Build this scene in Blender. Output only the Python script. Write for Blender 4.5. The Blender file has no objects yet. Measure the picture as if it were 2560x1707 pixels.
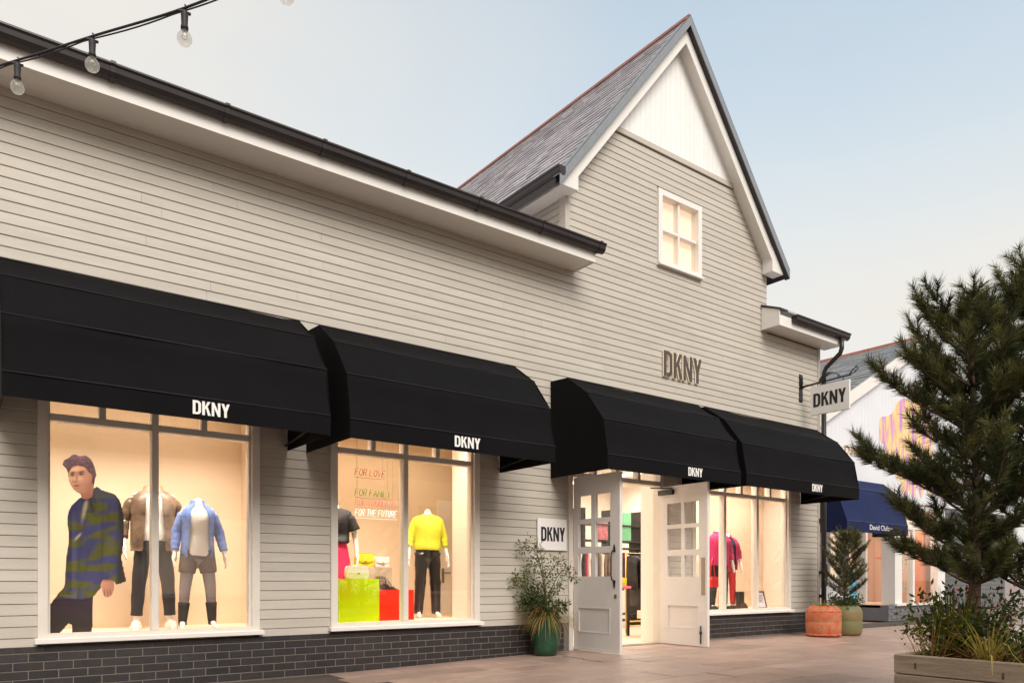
import bpy, bmesh, math, random
from mathutils import Vector, Matrix, noise
R = math.radians
random.seed(7)
sc = bpy.context.scene
COL = sc.collection

# ------------------------------------------------------------------ camera, sky, sun, exposure
cam = bpy.data.cameras.new('camera'); cam_o = bpy.data.objects.new('camera', cam); COL.objects.link(cam_o)
cam_o.location = (0, -7.75, 0.95); cam_o.rotation_euler = (R(90), 0, R(-37.087))
cam.sensor_width = 36; cam.lens = 26.79; cam.shift_y = 0.2322; cam.clip_start = 0.05; cam.clip_end = 2000
sc.camera = cam_o
SUN_EL, SUN_AZ = 40, 190          # azimuth clockwise from +Y: low behind the camera
w = bpy.data.worlds.new('World'); sc.world = w; w.use_nodes = True
wn = w.node_tree; wn.nodes.clear()
sky = wn.nodes.new('ShaderNodeTexSky'); sky.sky_type = 'NISHITA'; sky.sun_disc = False
sky.sun_elevation = R(SUN_EL); sky.sun_rotation = R(SUN_AZ)
sky.air_density = 1.0; sky.dust_density = 1.6; sky.ozone_density = .5
# thin pale cloud over most of the sky, opening to clear blue high up to the right
geo_ = wn.nodes.new('ShaderNodeTexCoord')
dotn = wn.nodes.new('ShaderNodeVectorMath'); dotn.operation = 'DOT_PRODUCT'; dotn.inputs[1].default_value = (.75, .2, .63)
sepn = wn.nodes.new('ShaderNodeSeparateXYZ')
def mrange(src, a, b_, c, d):
    n = wn.nodes.new('ShaderNodeMapRange'); n.interpolation_type = 'SMOOTHSTEP'
    for i, v_ in zip((1, 2, 3, 4), (a, b_, c, d)): n.inputs[i].default_value = v_
    wn.links.new(src, n.inputs[0]); return n.outputs[0]
wn.links.new(geo_.outputs['Generated'], dotn.inputs[0]); wn.links.new(geo_.outputs['Generated'], sepn.inputs[0])
m1 = wn.nodes.new('ShaderNodeMath'); m1.operation = 'MULTIPLY'
wn.links.new(mrange(dotn.outputs['Value'], .56, 1.0, 0, 1), m1.inputs[0]); wn.links.new(mrange(sepn.outputs['Z'], .26, .62, 0, 1), m1.inputs[1])
cn = wn.nodes.new('ShaderNodeTexNoise'); cn.inputs['Scale'].default_value = 2.2; cn.inputs['Detail'].default_value = 4; cn.inputs['Roughness'].default_value = .5
cm = wn.nodes.new('ShaderNodeMapping'); cm.inputs['Scale'].default_value = (1, 1, 3); wn.links.new(geo_.outputs['Generated'], cm.inputs[0]); wn.links.new(cm.outputs[0], cn.inputs['Vector'])
m2 = wn.nodes.new('ShaderNodeMath'); m2.operation = 'MULTIPLY_ADD'; m2.inputs[1].default_value = -.54
wn.links.new(m1.outputs[0], m2.inputs[0]); wn.links.new(mrange(cn.outputs['Fac'], .3, .7, .90, 1.0), m2.inputs[2])
veil = wn.nodes.new('ShaderNodeMix'); veil.data_type = 'RGBA'; veil.clamp_factor = True
veil.inputs[7].default_value = (2.96, 2.82, 2.60, 1)
wn.links.new(m2.outputs[0], veil.inputs[0])
bg = wn.nodes.new('ShaderNodeBackground'); bg.inputs['Strength'].default_value = 0.15
wo = wn.nodes.new('ShaderNodeOutputWorld')
tint = wn.nodes.new('ShaderNodeMix'); tint.data_type = 'RGBA'; tint.blend_type = 'MULTIPLY'; tint.inputs[0].default_value = 1; tint.inputs[7].default_value = (.97, 1.13, .98, 1)
wn.links.new(sky.outputs[0], tint.inputs[6]); wn.links.new(tint.outputs[2], veil.inputs[6]); wn.links.new(veil.outputs[2], bg.inputs[0]); wn.links.new(bg.outputs[0], wo.inputs[0])
sl = bpy.data.lights.new('sun', 'SUN'); sl.energy = 1.45; sl.angle = R(34); sl.color = (1, .94, .88)
so = bpy.data.objects.new('sun', sl); COL.objects.link(so)
so.rotation_euler = (R(90 - SUN_EL), 0, R(180 - SUN_AZ)); so.location = (0, -20, 12)
sc.view_settings.view_transform = 'Standard'; sc.view_settings.look = 'None'
sc.view_settings.exposure = 1.0; sc.view_settings.gamma = 1.0

# ------------------------------------------------------------------ helpers
def lin(c):
    return tuple(((v / 255) / 12.92 if v / 255 <= .04045 else (((v / 255) + .055) / 1.055) ** 2.4) for v in c)
def S(r, g, b): return lin((r, g, b))
WLOC = {}
def link(o, parent, wloc):
    COL.objects.link(o); WLOC[o] = Vector(wloc)
    o.location = wloc
    if parent is not None:
        o.parent = parent; o.matrix_parent_inverse = Matrix.Translation(-WLOC[parent])
    return o
def tag(o, label=None, cat=None, group=None, kind=None):
    if label: o['label'] = label
    if cat: o['category'] = cat
    if group: o['group'] = group
    if kind: o['kind'] = kind
    return o
def empty(name, loc, label=None, cat=None, group=None, kind=None):
    o = bpy.data.objects.new(name, None); o.empty_display_size = .1
    link(o, None, loc); tag(o, label, cat, group, kind); return o
def inst(name, mesh, parent, loc, rot=None):
    o = bpy.data.objects.new(name, mesh); link(o, parent, loc)
    if rot: o.rotation_euler = rot
    return o

class MB:
    def __init__(s): s.v = []; s.f = []; s.m = []; s.sm = []
    def add(s, vs, fs, mi=0, smooth=False):
        b = len(s.v); s.v += [tuple(q) for q in vs]
        for f in fs: s.f.append(tuple(b + i for i in f)); s.m.append(mi); s.sm.append(smooth)
        return s
    def box(s, x0, x1, y0, y1, z0, z1, mi=0):
        return s.add([(x0,y0,z0),(x1,y0,z0),(x1,y1,z0),(x0,y1,z0),(x0,y0,z1),(x1,y0,z1),(x1,y1,z1),(x0,y1,z1)],
              [(0,3,2,1),(4,5,6,7),(0,1,5,4),(1,2,6,5),(2,3,7,6),(3,0,4,7)], mi)
    def cbox(s, x0, x1, y0, y1, z0, z1, c=.004, mi=0):
        # box with chamfered edges
        vs = []; 
        bm = bmesh.new(); bmesh.ops.create_cube(bm, size=1)
        for v in bm.verts: v.co = Vector(((x0+x1)/2 + v.co.x*(x1-x0), (y0+y1)/2 + v.co.y*(y1-y0), (z0+z1)/2 + v.co.z*(z1-z0)))
        bmesh.ops.bevel(bm, geom=bm.edges[:], offset=c, segments=1, affect='EDGES')
        bm.verts.index_update()
        s.add([v.co[:] for v in bm.verts], [[v.index for v in f.verts] for f in bm.faces], mi); bm.free(); return s
    def prism(s, pts, a, b, axis='x', mi=0):
        # polygon pts (2D) extruded between a and b on axis
        n = len(pts)
        def P(p, t): return {'x': (t, p[0], p[1]), 'y': (p[0], t, p[1]), 'z': (p[0], p[1], t)}[axis]
        vs = [P(p, a) for p in pts] + [P(p, b) for p in pts]
        fs = [tuple(range(n))[::-1], tuple(range(n, 2*n))] + [(i, (i+1) % n, n+(i+1) % n, n+i) for i in range(n)]
        return s.add(vs, fs, mi)
    def loft(s, rings, closed=True, cap=True, mi=0, smooth=True):
        n = len(rings[0]); vs = [q for r in rings for q in r]; fs = []
        for k in range(len(rings)-1):
            for i in range(n if closed else n-1):
                j = (i+1) % n
                fs.append((k*n+i, k*n+j, (k+1)*n+j, (k+1)*n+i))
        if cap and closed:
            fs.append(tuple(range(n))[::-1]); fs.append(tuple(range((len(rings)-1)*n, len(rings)*n)))
        return s.add(vs, fs, mi, smooth)
    def tube(s, pts, r, n=8, mi=0, cap=True):
        pts = [Vector(p) for p in pts]; rs = r if isinstance(r, (list, tuple)) else [r]*len(pts)
        rings = []; ref = Vector((0, 0, 1))
        for i, p in enumerate(pts):
            t = (pts[min(i+1, len(pts)-1)] - pts[max(i-1, 0)])
            if t.length < 1e-9: t = Vector((0, 0, 1))
            t.normalize()
            if i == 0:
                ref = Vector((0, 0, 1)) if abs(t.z) < .9 else Vector((1, 0, 0))
                u = t.cross(ref).normalized()
            else:
                u = (u - t*u.dot(t))
                u = u.normalized() if u.length > 1e-6 else t.orthogonal().normalized()
            vv = t.cross(u)
            rings.append([p + (u*math.cos(2*math.pi*k/n) + vv*math.sin(2*math.pi*k/n))*rs[i] for k in range(n)])
        return s.loft(rings, True, cap, mi)
    def lathe(s, prof, cx, cy, n=24, mi=0, jit=None):
        rings = []
        for r, z in prof:
            rings.append([(cx + r*math.cos(2*math.pi*k/n), cy + r*math.sin(2*math.pi*k/n), z) for k in range(n)])
        return s.loft(rings, True, True, mi)
    def build(s, name, mats, parent=None, smooth=None, **kw):
        me = bpy.data.meshes.new(name)
        vs = [Vector(v) for v in s.v]
        if vs:
            lo = Vector((min(v[i] for v in vs) for i in range(3))); hi = Vector((max(v[i] for v in vs) for i in range(3)))
            c = (lo + hi)/2; 
            if parent is None: c.z = lo.z
        else: c = Vector((0, 0, 0))
        me.from_pydata([v - c for v in vs], [], s.f)
        if not isinstance(mats, (list, tuple)): mats = [mats]
        for m in mats: me.materials.append(m)
        me.polygons.foreach_set('material_index', s.m)
        me.polygons.foreach_set('use_smooth', [True]*len(s.f) if smooth else s.sm)
        me.update()
        o = bpy.data.objects.new(name, me); link(o, parent, c); tag(o, **kw); return o

# ------------------------------------------------------------------ materials
def mat(name, col, rough=.6, var=.0, vscale=6., bump=0., bscale=40., metal=0., spec=.5, rnd=0., island=0., stretch=None, col2=None, sheen=0., emit=None, estr=0., coord='Object', vdetail=5, sharp=0):
    m = bpy.data.materials.new(name); m.use_nodes = True; nt = m.node_tree; N = nt.nodes; L = nt.links
    b = N['Principled BSDF']; b.inputs['Roughness'].default_value = rough; b.inputs['Metallic'].default_value = metal
    b.inputs['Specular IOR Level'].default_value = spec
    if sheen: b.inputs['Sheen Weight'].default_value = sheen
    b.inputs['Base Color'].default_value = (*col, 1)
    src = None
    geo = N.new('ShaderNodeNewGeometry')
    vec = geo.outputs['Position']
    if stretch:
        mp = N.new('ShaderNodeMapping'); mp.inputs['Scale'].default_value = stretch; L.new(vec, mp.inputs[0]); vec = mp.outputs[0]
    if var or col2:
        nz = N.new('ShaderNodeTexNoise'); nz.inputs['Scale'].default_value = vscale; nz.inputs['Detail'].default_value = vdetail; nz.inputs['Roughness'].default_value = .65
        L.new(vec, nz.inputs['Vector'])
        rp = N.new('ShaderNodeValToRGB'); rp.color_ramp.elements[0].position = .32 + sharp; rp.color_ramp.elements[1].position = .68 - sharp
        c2 = col2 if col2 else tuple(min(1, v*(1+var)) for v in col)
        c1 = col if col2 else tuple(v*(1-var) for v in col)
        rp.color_ramp.elements[0].color = (*c1, 1); rp.color_ramp.elements[1].color = (*c2, 1)
        L.new(nz.outputs['Fac'], rp.inputs[0]); src = rp.outputs[0]
    if rnd or island:
        if island: ro = geo.outputs['Random Per Island']; amt = island
        else:
            oi = N.new('ShaderNodeObjectInfo'); ro = oi.outputs['Random']; amt = rnd
        mr = N.new('ShaderNodeMapRange'); mr.inputs[3].default_value = 1-amt; mr.inputs[4].default_value = 1+amt; L.new(ro, mr.inputs[0])
        mx = N.new('ShaderNodeMix'); mx.data_type = 'RGBA'; mx.blend_type = 'MULTIPLY'; mx.inputs[0].default_value = 1
        if src: L.new(src, mx.inputs[6])
        else: mx.inputs[6].default_value = (*col, 1)
        L.new(mr.outputs[0], mx.inputs[7]); src = mx.outputs[2]
    if src: L.new(src, b.inputs['Base Color'])
    if bump:
        n2 = N.new('ShaderNodeTexNoise'); n2.inputs['Scale'].default_value = bscale; n2.inputs['Detail'].default_value = 6; L.new(vec, n2.inputs['Vector'])
        bp = N.new('ShaderNodeBump'); bp.inputs['Strength'].default_value = bump; bp.inputs['Distance'].default_value = .01
        L.new(n2.outputs['Fac'], bp.inputs['Height']); L.new(bp.outputs[0], b.inputs['Normal'])
    if emit: 
        b.inputs['Emission Color'].default_value = (*emit, 1); b.inputs['Emission Strength'].default_value = estr
    return m
def glass(name, tint=(1, 1, 1), ior=1.45, rough=0.0):
    m = bpy.data.materials.new(name); m.use_nodes = True; nt = m.node_tree; N = nt.nodes; L = nt.links; N.clear()
    t = N.new('ShaderNodeBsdfTransparent'); t.inputs[0].default_value = (*tint, 1)
    g = N.new('ShaderNodeBsdfGlossy'); g.inputs['Roughness'].default_value = rough
    lw = N.new('ShaderNodeLayerWeight'); lw.inputs[0].default_value = .5
    pw = N.new('ShaderNodeMath'); pw.operation = 'POWER'; pw.inputs[1].default_value = 5; L.new(lw.outputs['Facing'], pw.inputs[0])
    f0 = ((ior-1)/(ior+1))**2
    fr = N.new('ShaderNodeMapRange'); fr.inputs[3].default_value = f0; fr.inputs[4].default_value = .9; L.new(pw.outputs[0], fr.inputs[0])
    mx = N.new('ShaderNodeMixShader'); o = N.new('ShaderNodeOutputMaterial')
    L.new(fr.outputs[0], mx.inputs[0]); L.new(t.outputs[0], mx.inputs[1]); L.new(g.outputs[0], mx.inputs[2]); L.new(mx.outputs[0], o.inputs[0])
    return m

M = {}
M['board'] = mat('painted_board', S(191, 183, 171), .55, var=.08, vscale=3, bump=.25, bscale=60, rnd=.035, stretch=(.35, 1, 3))
M['gap_shade'] = mat('gap_shade_behind_boards', S(112, 96, 82), .9)  # dark brown backing paints in the shade seen between the boards
M['brick'] = mat('dark_brick', S(46, 42, 43), .6, var=.18, vscale=14, bump=.35, bscale=70, rnd=.25)
M['mortar'] = mat('mortar', S(116, 107, 98), .9, var=.1, vscale=30)
M['white'] = mat('white_paint', S(232, 228, 222), .45, var=.02, vscale=5, bump=.06, bscale=50)
M['white_board'] = mat('white_board', S(238, 236, 233), .5, var=.02, vscale=5, rnd=.02)
M['frame'] = mat('cream_frame', S(222, 214, 203), .45, var=.03, vscale=8)
M['door'] = mat('door_paint', S(226, 221, 217), .4, var=.02, vscale=6)
M['gutter'] = mat('black_plastic_gutter', S(44, 38, 38), .35, var=.15, vscale=5)
M['verge'] = mat('grey_lead_verge', S(132, 136, 142), .5, var=.08, vscale=8)
M['verge_dark'] = mat('dark_verge_soffit', S(52, 46, 46), .6)
M['slate'] = mat('roof_slate', S(172, 167, 171), .38, var=.12, vscale=8, island=.30, bump=.2, bscale=40)
M['ridge'] = mat('red_ridge_tile', S(142, 86, 74), .7, var=.15, vscale=8)
M['fabric'] = mat('black_awning_fabric', S(12, 11, 13), .85, var=.2, vscale=2, bump=.35, bscale=5, spec=.16)
M['seam'] = mat('awning_seam', S(36, 34, 38), .7, spec=.3)
M['navy'] = mat('navy_awning_fabric', S(30, 40, 78), .8, var=.1, vscale=2, spec=.2)
M['navyseam'] = mat('navy_awning_seam', S(78, 92, 140), .7)
M['print'] = mat('white_print', S(238, 236, 232), .6)
M['blackprint'] = mat('black_letters', S(24, 22, 22), .5)
M['signwhite'] = mat('white_sign_panel', S(236, 233, 230), .4, var=.02)
M['letterface'] = mat('bronze_letter', S(78, 66, 60), .45)
M['letterside'] = mat('halo_letter_side', S(226, 214, 190), .5, emit=(1, .82, .58), estr=.14)
M['iron'] = mat('black_iron', S(34, 30, 30), .45, var=.2, vscale=20)
M['glass'] = glass('window_glass', (.97, .96, .95), 1.68)
M['bulbglass'] = glass('bulb_glass', (.96, .95, .93), 1.6)
_n = M['bulbglass'].node_tree; _o = _n.nodes['Material Output']; _s = _o.inputs[0].links[0].from_socket
_d = _n.nodes.new('ShaderNodeBsdfTranslucent'); _d.inputs[0].default_value = (.95, .93, .88, 1); _x = _n.nodes.new('ShaderNodeMixShader'); _x.inputs[0].default_value = .3
_n.links.new(_s, _x.inputs[1]); _n.links.new(_d.outputs[0], _x.inputs[2]); _n.links.new(_x.outputs[0], _o.inputs[0])
M['wall_in'] = mat('cream_interior', S(236, 216, 190), .7, var=.02, vscale=3)
M['white_in'] = mat('white_interior', S(240, 232, 222), .6)
M['floor_in'] = mat('pale_floor', S(222, 206, 186), .35, var=.05, vscale=4)
M['lamp'] = mat('warm_lamp', (1, .9, .75), .5, emit=(1, .80, .56), estr=5)
M['blind'] = mat('lit_blind', S(250, 225, 195), .8, emit=(1, .75, .54), estr=.33)
M['slab'] = mat('stone_slab', S(164, 140, 128), .42, var=.15, vscale=2.6, bump=.3, bscale=35, rnd=.15)
M['joint'] = mat('paving_joint', S(78, 68, 61), .9, var=.2, vscale=10)
M['far_paving'] = mat('far_paving', S(140, 124, 114), .6, var=.16, vscale=1.4, bump=.2, bscale=20)
M['mannequin'] = mat('white_mannequin', S(240, 234, 226), .4)
M['steel'] = mat('steel', S(150, 140, 130), .35, metal=.8)
M['gold'] = mat('brass', S(200, 160, 80), .3, metal=.8)
M['wood'] = mat('weathered_planter_wood', S(164, 146, 126), .7, col2=S(134, 116, 98), vscale=4, bump=.4, bscale=30, rnd=.1, stretch=(8, .8, 8))
M['soil'] = mat('soil', S(52, 40, 32), .95, var=.3, vscale=30, bump=.6)
M['bark'] = mat('bark', S(92, 74, 64), .9, var=.3, vscale=25, bump=.6, bscale=50)
M['twig'] = mat('twig', S(96, 78, 58), .9, var=.2, vscale=30)

# ------------------------------------------------------------------ setting: ground and paving
def gz(x): return -.062*min(1, max(0, (6.6 - x)/3.2))
def ground():
    mb = MB(); xs = [-300, -40, -10, 0, 3.4, 4.2, 5, 5.8, 6.6, 12, 20, 60, 500]; ys = [-300, -40, -8, 0, 8, 40, 400]
    for j in range(len(ys)):
        for i in range(len(xs)): mb.v.append((xs[i], ys[j], gz(xs[i]) - .035))
    n = len(xs)
    for j in range(len(ys)-1):
        for i in range(n-1): mb.f.append((j*n+i, j*n+i+1, (j+1)*n+i+1, (j+1)*n+i)); mb.m.append(0); mb.sm.append(False)
    return mb.build('ground', M['far_paving'], kind='structure')
ground()
pav = MB()
xs = [2.0, 3.4, 4.2, 5, 5.8, 6.6, 18.5]
for a, b in zip(xs, xs[1:]):
    pav.add([(a, -5.6, gz(a)-.007), (b, -5.6, gz(b)-.007), (b, .9, gz(b)-.007), (a, .9, gz(a)-.007)], [(0, 1, 2, 3)])
pav = pav.build('pavement', M['joint'], kind='structure')
slab_cache = {}
def slab_mesh(l, wd):
    k = (round(l, 2), round(wd, 2))
    if k not in slab_cache:
        mb = MB().cbox(-l/2, l/2, -wd/2, wd/2, -.03, 0, .003)
        me = bpy.data.meshes.new('slab'); me.from_pydata(mb.v, [], mb.f); me.materials.append(M['slab']); slab_cache[k] = me
    return slab_cache[k]
rng = random.Random(3)
y = -.04
cnt = 0
while y > -5.4:
    wd = rng.choice([.36, .46, .46, .56])
    x = 3.0 + rng.random()*.6
    while x < 17.2 and cnt < 292:
        l = rng.choice([.5, .7, .9, 1.1])
        # only what the camera can see
        vis = (x + l) > 3.6 + max(0, (-y - .5))*.2 and x < 17
        cx, cy = x + l/2, y - wd/2
        depth = cx*.603 + (cy+7.75)*.7977; side = (cx*.7977 - (cy+7.75)*.603)/max(.1, depth)
        sy = 1448 + 1905*.95/max(.1, depth)
        if vis and abs(side) < .75 and sy < 1790:
            inst('slab', slab_mesh(l-.009, wd-.009), pav, (cx, cy, gz(cx) + rng.uniform(-.0015, .0015)), (rng.uniform(-.001, .001), rng.uniform(-.001, .001) - (.0194 if 3.4 < cx < 6.6 else 0), 0)); cnt += 1
        x += l
    y -= wd

# ------------------------------------------------------------------ the shop building
shop = empty('shop_building', (6.5, 0, 0), 'long beige weatherboarded shop with steep slate gable over the entrance', 'building')
ROWH, ROW0 = .0977, 4.938
GC, GAP, GS = 8.97, 9.345, 1.238        # gable centre, ridge height, roof slope
OPEN = [(.70, 2.62, .3, 2.82), (3.39, 5.33, .3, 2.82), (6.79, 8.66, -1, 2.82), (9.33, 11.96, .3, 2.82), (8.55, 9.54, 5.615, 6.765)]
# backing wall with openings (grid of rectangles)
def wall_grid(mb, x0, x1, z0, z1, ops, ya, yb):
    xs = sorted({x0, x1, *[v for o in ops for v in o[:2] if x0 < v < x1]}); zs = sorted({z0, z1, *[v for o in ops for v in o[2:] if z0 < v < z1]})
    for a, b in zip(xs, xs[1:]):
        for c, d in zip(zs, zs[1:]):
            mx, mz = (a+b)/2, (c+d)/2
            if not any(o[0] < mx < o[1] and o[2] < mz < o[3] for o in ops): mb.box(a, b, ya, yb, c, d)
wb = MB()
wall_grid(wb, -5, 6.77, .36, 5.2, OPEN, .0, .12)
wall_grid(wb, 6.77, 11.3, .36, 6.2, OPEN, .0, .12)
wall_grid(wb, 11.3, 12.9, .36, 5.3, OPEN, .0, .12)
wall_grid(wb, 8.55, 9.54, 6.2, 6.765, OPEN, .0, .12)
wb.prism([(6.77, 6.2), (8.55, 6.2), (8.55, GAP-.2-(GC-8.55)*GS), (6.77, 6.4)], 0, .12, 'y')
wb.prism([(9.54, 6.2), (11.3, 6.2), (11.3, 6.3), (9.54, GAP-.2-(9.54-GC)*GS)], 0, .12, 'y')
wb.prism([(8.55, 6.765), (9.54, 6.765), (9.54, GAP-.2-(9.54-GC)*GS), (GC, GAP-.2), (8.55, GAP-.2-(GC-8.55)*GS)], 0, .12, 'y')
wall = wb.build('wall', M['gap_shade'], shop)
def board_mb(x0, x1, z0, z1, xt0=None, xt1=None):
    # wedge-shaped weatherboard, bottom edge proud
    xt0 = x0 if xt0 is None else xt0; xt1 = x1 if xt1 is None else xt1
    mb = MB(); e = .004
    A = [(x0, z0), (x1, z0), (xt1, z1), (xt0, z1)]
    vs = [(x0, -.001, z0), (x1, -.001, z0), (xt1, -.001, z1), (xt0, -.001, z1),
          (x0, -.017, z0), (x1, -.017, z0), (x1, -.019, z0+e), (x0, -.019, z0+e), (xt1, -.011, z1), (xt0, -.011, z1)]
    mb.add(vs, [(0, 1, 2, 3)[::-1], (0, 1, 5, 4), (4, 5, 6, 7), (7, 6, 8, 9), (9, 8, 2, 3), (0, 4, 7, 9, 3), (1, 2, 8, 6, 5)])
    return mb
n0 = int((ROW0 - .40)/ROWH) + 1
brg = random.Random(17)
for k in range(-26, n0+1):
    zb = ROW0 - k*ROWH; z0, z1 = zb - ROWH + .004, zb
    # row k spans [zb-ROWH, zb]
    if z0 < .30: z0 = max(z0, .385)
    if z1 - z0 < .03: continue
    mid = (z0+z1)/2
    if mid > 7.29: continue
    if mid < 5.12: ext = [(-1.2, 12.86)]
    else: ext = [(6.82, 11.28)]
    cuts = [(o[0]-.0, o[1]+.0) for o in OPEN if o[2] < mid < o[3]]
    segs = []
    for a, b in ext:
        cur = a
        for c, d in sorted(cuts):
            if c > cur: segs.append((cur, min(c, b)))
            cur = max(cur, d)
        if cur < b: segs.append((cur, b))
    for a, b in segs:
        xt0 = xt1 = None
        if mid > 6.05:
            lim = lambda z: (GAP - .22 - z)/GS
            if a < GC - lim(z0): a = GC - lim(z0); xt0 = GC - lim(z1)
            if b > GC + lim(z0): b = GC + lim(z0); xt1 = GC + lim(z1)
        if b - a < .05: continue
        cutx = [a]
        while b - cutx[-1] > 5.2:
            cutx.append(cutx[-1] + brg.uniform(2.6, 4.6))
        cutx.append(b)
        for q in range(len(cutx)-1):
            first_, last_ = q == 0, q == len(cutx)-2
            board_mb(cutx[q] + (0 if first_ else .001), cutx[q+1] - (0 if last_ else .001), z0, z1, xt0 if first_ else None, xt1 if last_ else None).build('board', M['board'], wall)
cb = MB().box(6.735, 6.815, -.028, .10, 5.1, 6.14).build('corner_board', M['board'], wall)
MB().box(12.84, 12.905, -.03, .12, .37, 5.2).build('corner_board', M['board'], wall)
# gable return wall (left side of the upper storey)
rw = MB().box(6.77, 6.80, .12, 7, 5.0, 6.3).build('wall', M['gap_shade'], shop)
for k in range(-14, 0):
    z1 = ROW0 - k*ROWH; z0 = z1 - ROWH + .004
    if z0 > 6.12: continue
    MB().add([(6.769, .10, z0), (6.769, 6, z0), (6.769, 6, z1), (6.769, .10, z1), (6.750, .10, z0), (6.750, 6, z0), (6.760, 6, z1), (6.760, .10, z1)],
             [(4, 5, 6, 7)[::-1], (0, 1, 5, 4), (7, 6, 2, 3), (0, 4, 7, 3), (1, 2, 6, 5)]).build('board', M['board'], rw)
# white vertical boarding in the gable top
tb = MB().box(7.55, 10.39, -.04, .0, 7.30, 7.375).build('gable_trim_band', M['board'], shop)
gp = MB().prism([(7.50, 7.38), (10.44, 7.38), (GC, 9.1)], -.012, -.001, 'y').build('gable_panel', M['white_board'], shop)
xx = 7.3
while xx < 10.62:
    a, b = xx + .0012, xx + .1088
    za, zb_ = GAP - .22 - abs(a-GC)*GS, GAP - .22 - abs(b-GC)*GS
    if min(za, zb_) > 7.40 - .05:
        pts = [(a, 7.376), (b, 7.376), (b, max(7.377, zb_))]
        if a < GC < b: pts.append((GC, GAP-.22))
        pts.append((a, max(7.377, za)))
        MB().prism(pts, -.026, -.0125, 'y').build('vertical_board', M['white_board'], gp)
    xx += .11

# plinth
pl = MB(); pl.box(-5, 6.79, -.0305, .12, -.3, .372); pl.box(8.66, 12.9, -.0305, .12, -.3, .372)
plinth = pl.build('plinth', M['mortar'], shop)
def brick_mesh(l, h, d=.02):
    mb = MB().cbox(-l/2, l/2, -d/2, d/2, -h/2, h/2, .003)
    me = bpy.data.meshes.new('brick'); me.from_pydata(mb.v, [], mb.f); me.materials.append(M['brick']); return me
bf, bh_, cope = brick_mesh(.215, .065), brick_mesh(.1025, .065), brick_mesh(.2175, .05)
for x0, x1 in ((.30, 6.785), (8.665, 12.9)):
    ncol = int((x1-x0)/.225)
    for r in range(6):
        zc = .3725 - .025 - (.0625 if r else 0) - (r-1)*.075*(1 if r else 0)
        if r == 0:
            x = x0
            while x + .22 <= x1 + .05:
                inst('brick', cope, plinth, (min(x + .11, x1-.11), -.026, .347)); x += .2205
            continue
        zc = .347 - .025 - .0425 - (r-1)*.075
        if x0 > 5 and zc < .0: continue
        x = x0 - (.1125 if r % 2 else 0)
        while x + .05 < x1:
            if x < x0: inst('brick', bh_, plinth, (x0 + .0515, -.026, zc)); x = x0 + .1125; continue
            if x + .22 > x1:
                if x + .105 <= x1: inst('brick', bh_, plinth, (x + .0515, -.026, zc))
                break
            inst('brick', bf, plinth, (x + .1075, -.026 + random.uniform(-.0015, .0015), zc)); x += .225

# windows -----------------------------------------------------------------
def window(x0, x1, z0, z1, mull, trz, upper, sill=True, jam=.075, name='window', dep=.05, mw=.062):
    y0, y1 = -.045, .10
    mb = MB()
    mb.box(x0, x0+jam, y0, y1, z0, z1); mb.box(x1-jam, x1, y0, y1, z0, z1)
    mb.box(x0+jam, x1-jam, y0+.002, y1, z1-jam, z1); mb.box(x0+jam, x1-jam, y0+.002, y1, z0, z0+.03)
    # inner bead
    for a, b in ((x0+jam, x0+jam+.022), (x1-jam-.022, x1-jam)): mb.box(a, b, .0, y1-.004, z0+.03, z1-jam)
    wd = mb.build(name, M['frame'], shop)
    cols = [x0+jam+.022] + sorted(mull) + [x1-jam-.022]
    for m_ in mull: MB().cbox(m_-mw/2, m_+mw/2, -.02, y1-.006, z0+.03, z1-jam, .006).build('mullion', M['frame'], wd)
    edges = []
    for i in range(len(cols)-1):
        a = cols[i] + (mw/2 if i else 0); b = cols[i+1] - (mw/2 if i < len(cols)-2 else 0); edges.append((a, b))
        if trz: MB().cbox(a, b, -.016, y1-.01, trz-.033, trz+.033, .006).build('transom', M['frame'], wd)
    for a, b in edges:
        ztop = (trz - .033) if trz else z1-jam
        MB().box(a, b, .036, .044, z0+.03, ztop).build('pane', M['glass'], wd)
        if trz:
            us = [u for u in upper if a < u < b]; ed = [a] + us + [b]
            for u in us: MB().cbox(u-.028, u+.028, -.014, y1-.012, trz+.033, z1-jam, .005).build('mullion', M['frame'], wd)
            for i in range(len(ed)-1):
                MB().box(ed[i] + (.028 if i else 0), ed[i+1] - (.028 if i < len(ed)-2 else 0), .036, .044, trz+.033, z1-jam).build('pane', M['glass'], wd)
    if sill:
        MB().prism([(-.10, z0-.048), (.02, z0-.048), (.02, z0+.0), (-.046, z0-.001), (-.10, z0-.012)], x0-.025, x1+.03, 'x').build('sill', M['white'], wd)
    return wd
window(.70, 2.62, .445, 2.80, [1.645], 2.372, [1.205, 2.09])
window(3.39, 5.33, .445, 2.80, [4.318], 2.36, [3.91, 4.75])
window(9.33, 11.96, .435, 2.80, [10.16, 11.03], 2.33, [9.78, 10.6, 11.4])
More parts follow.
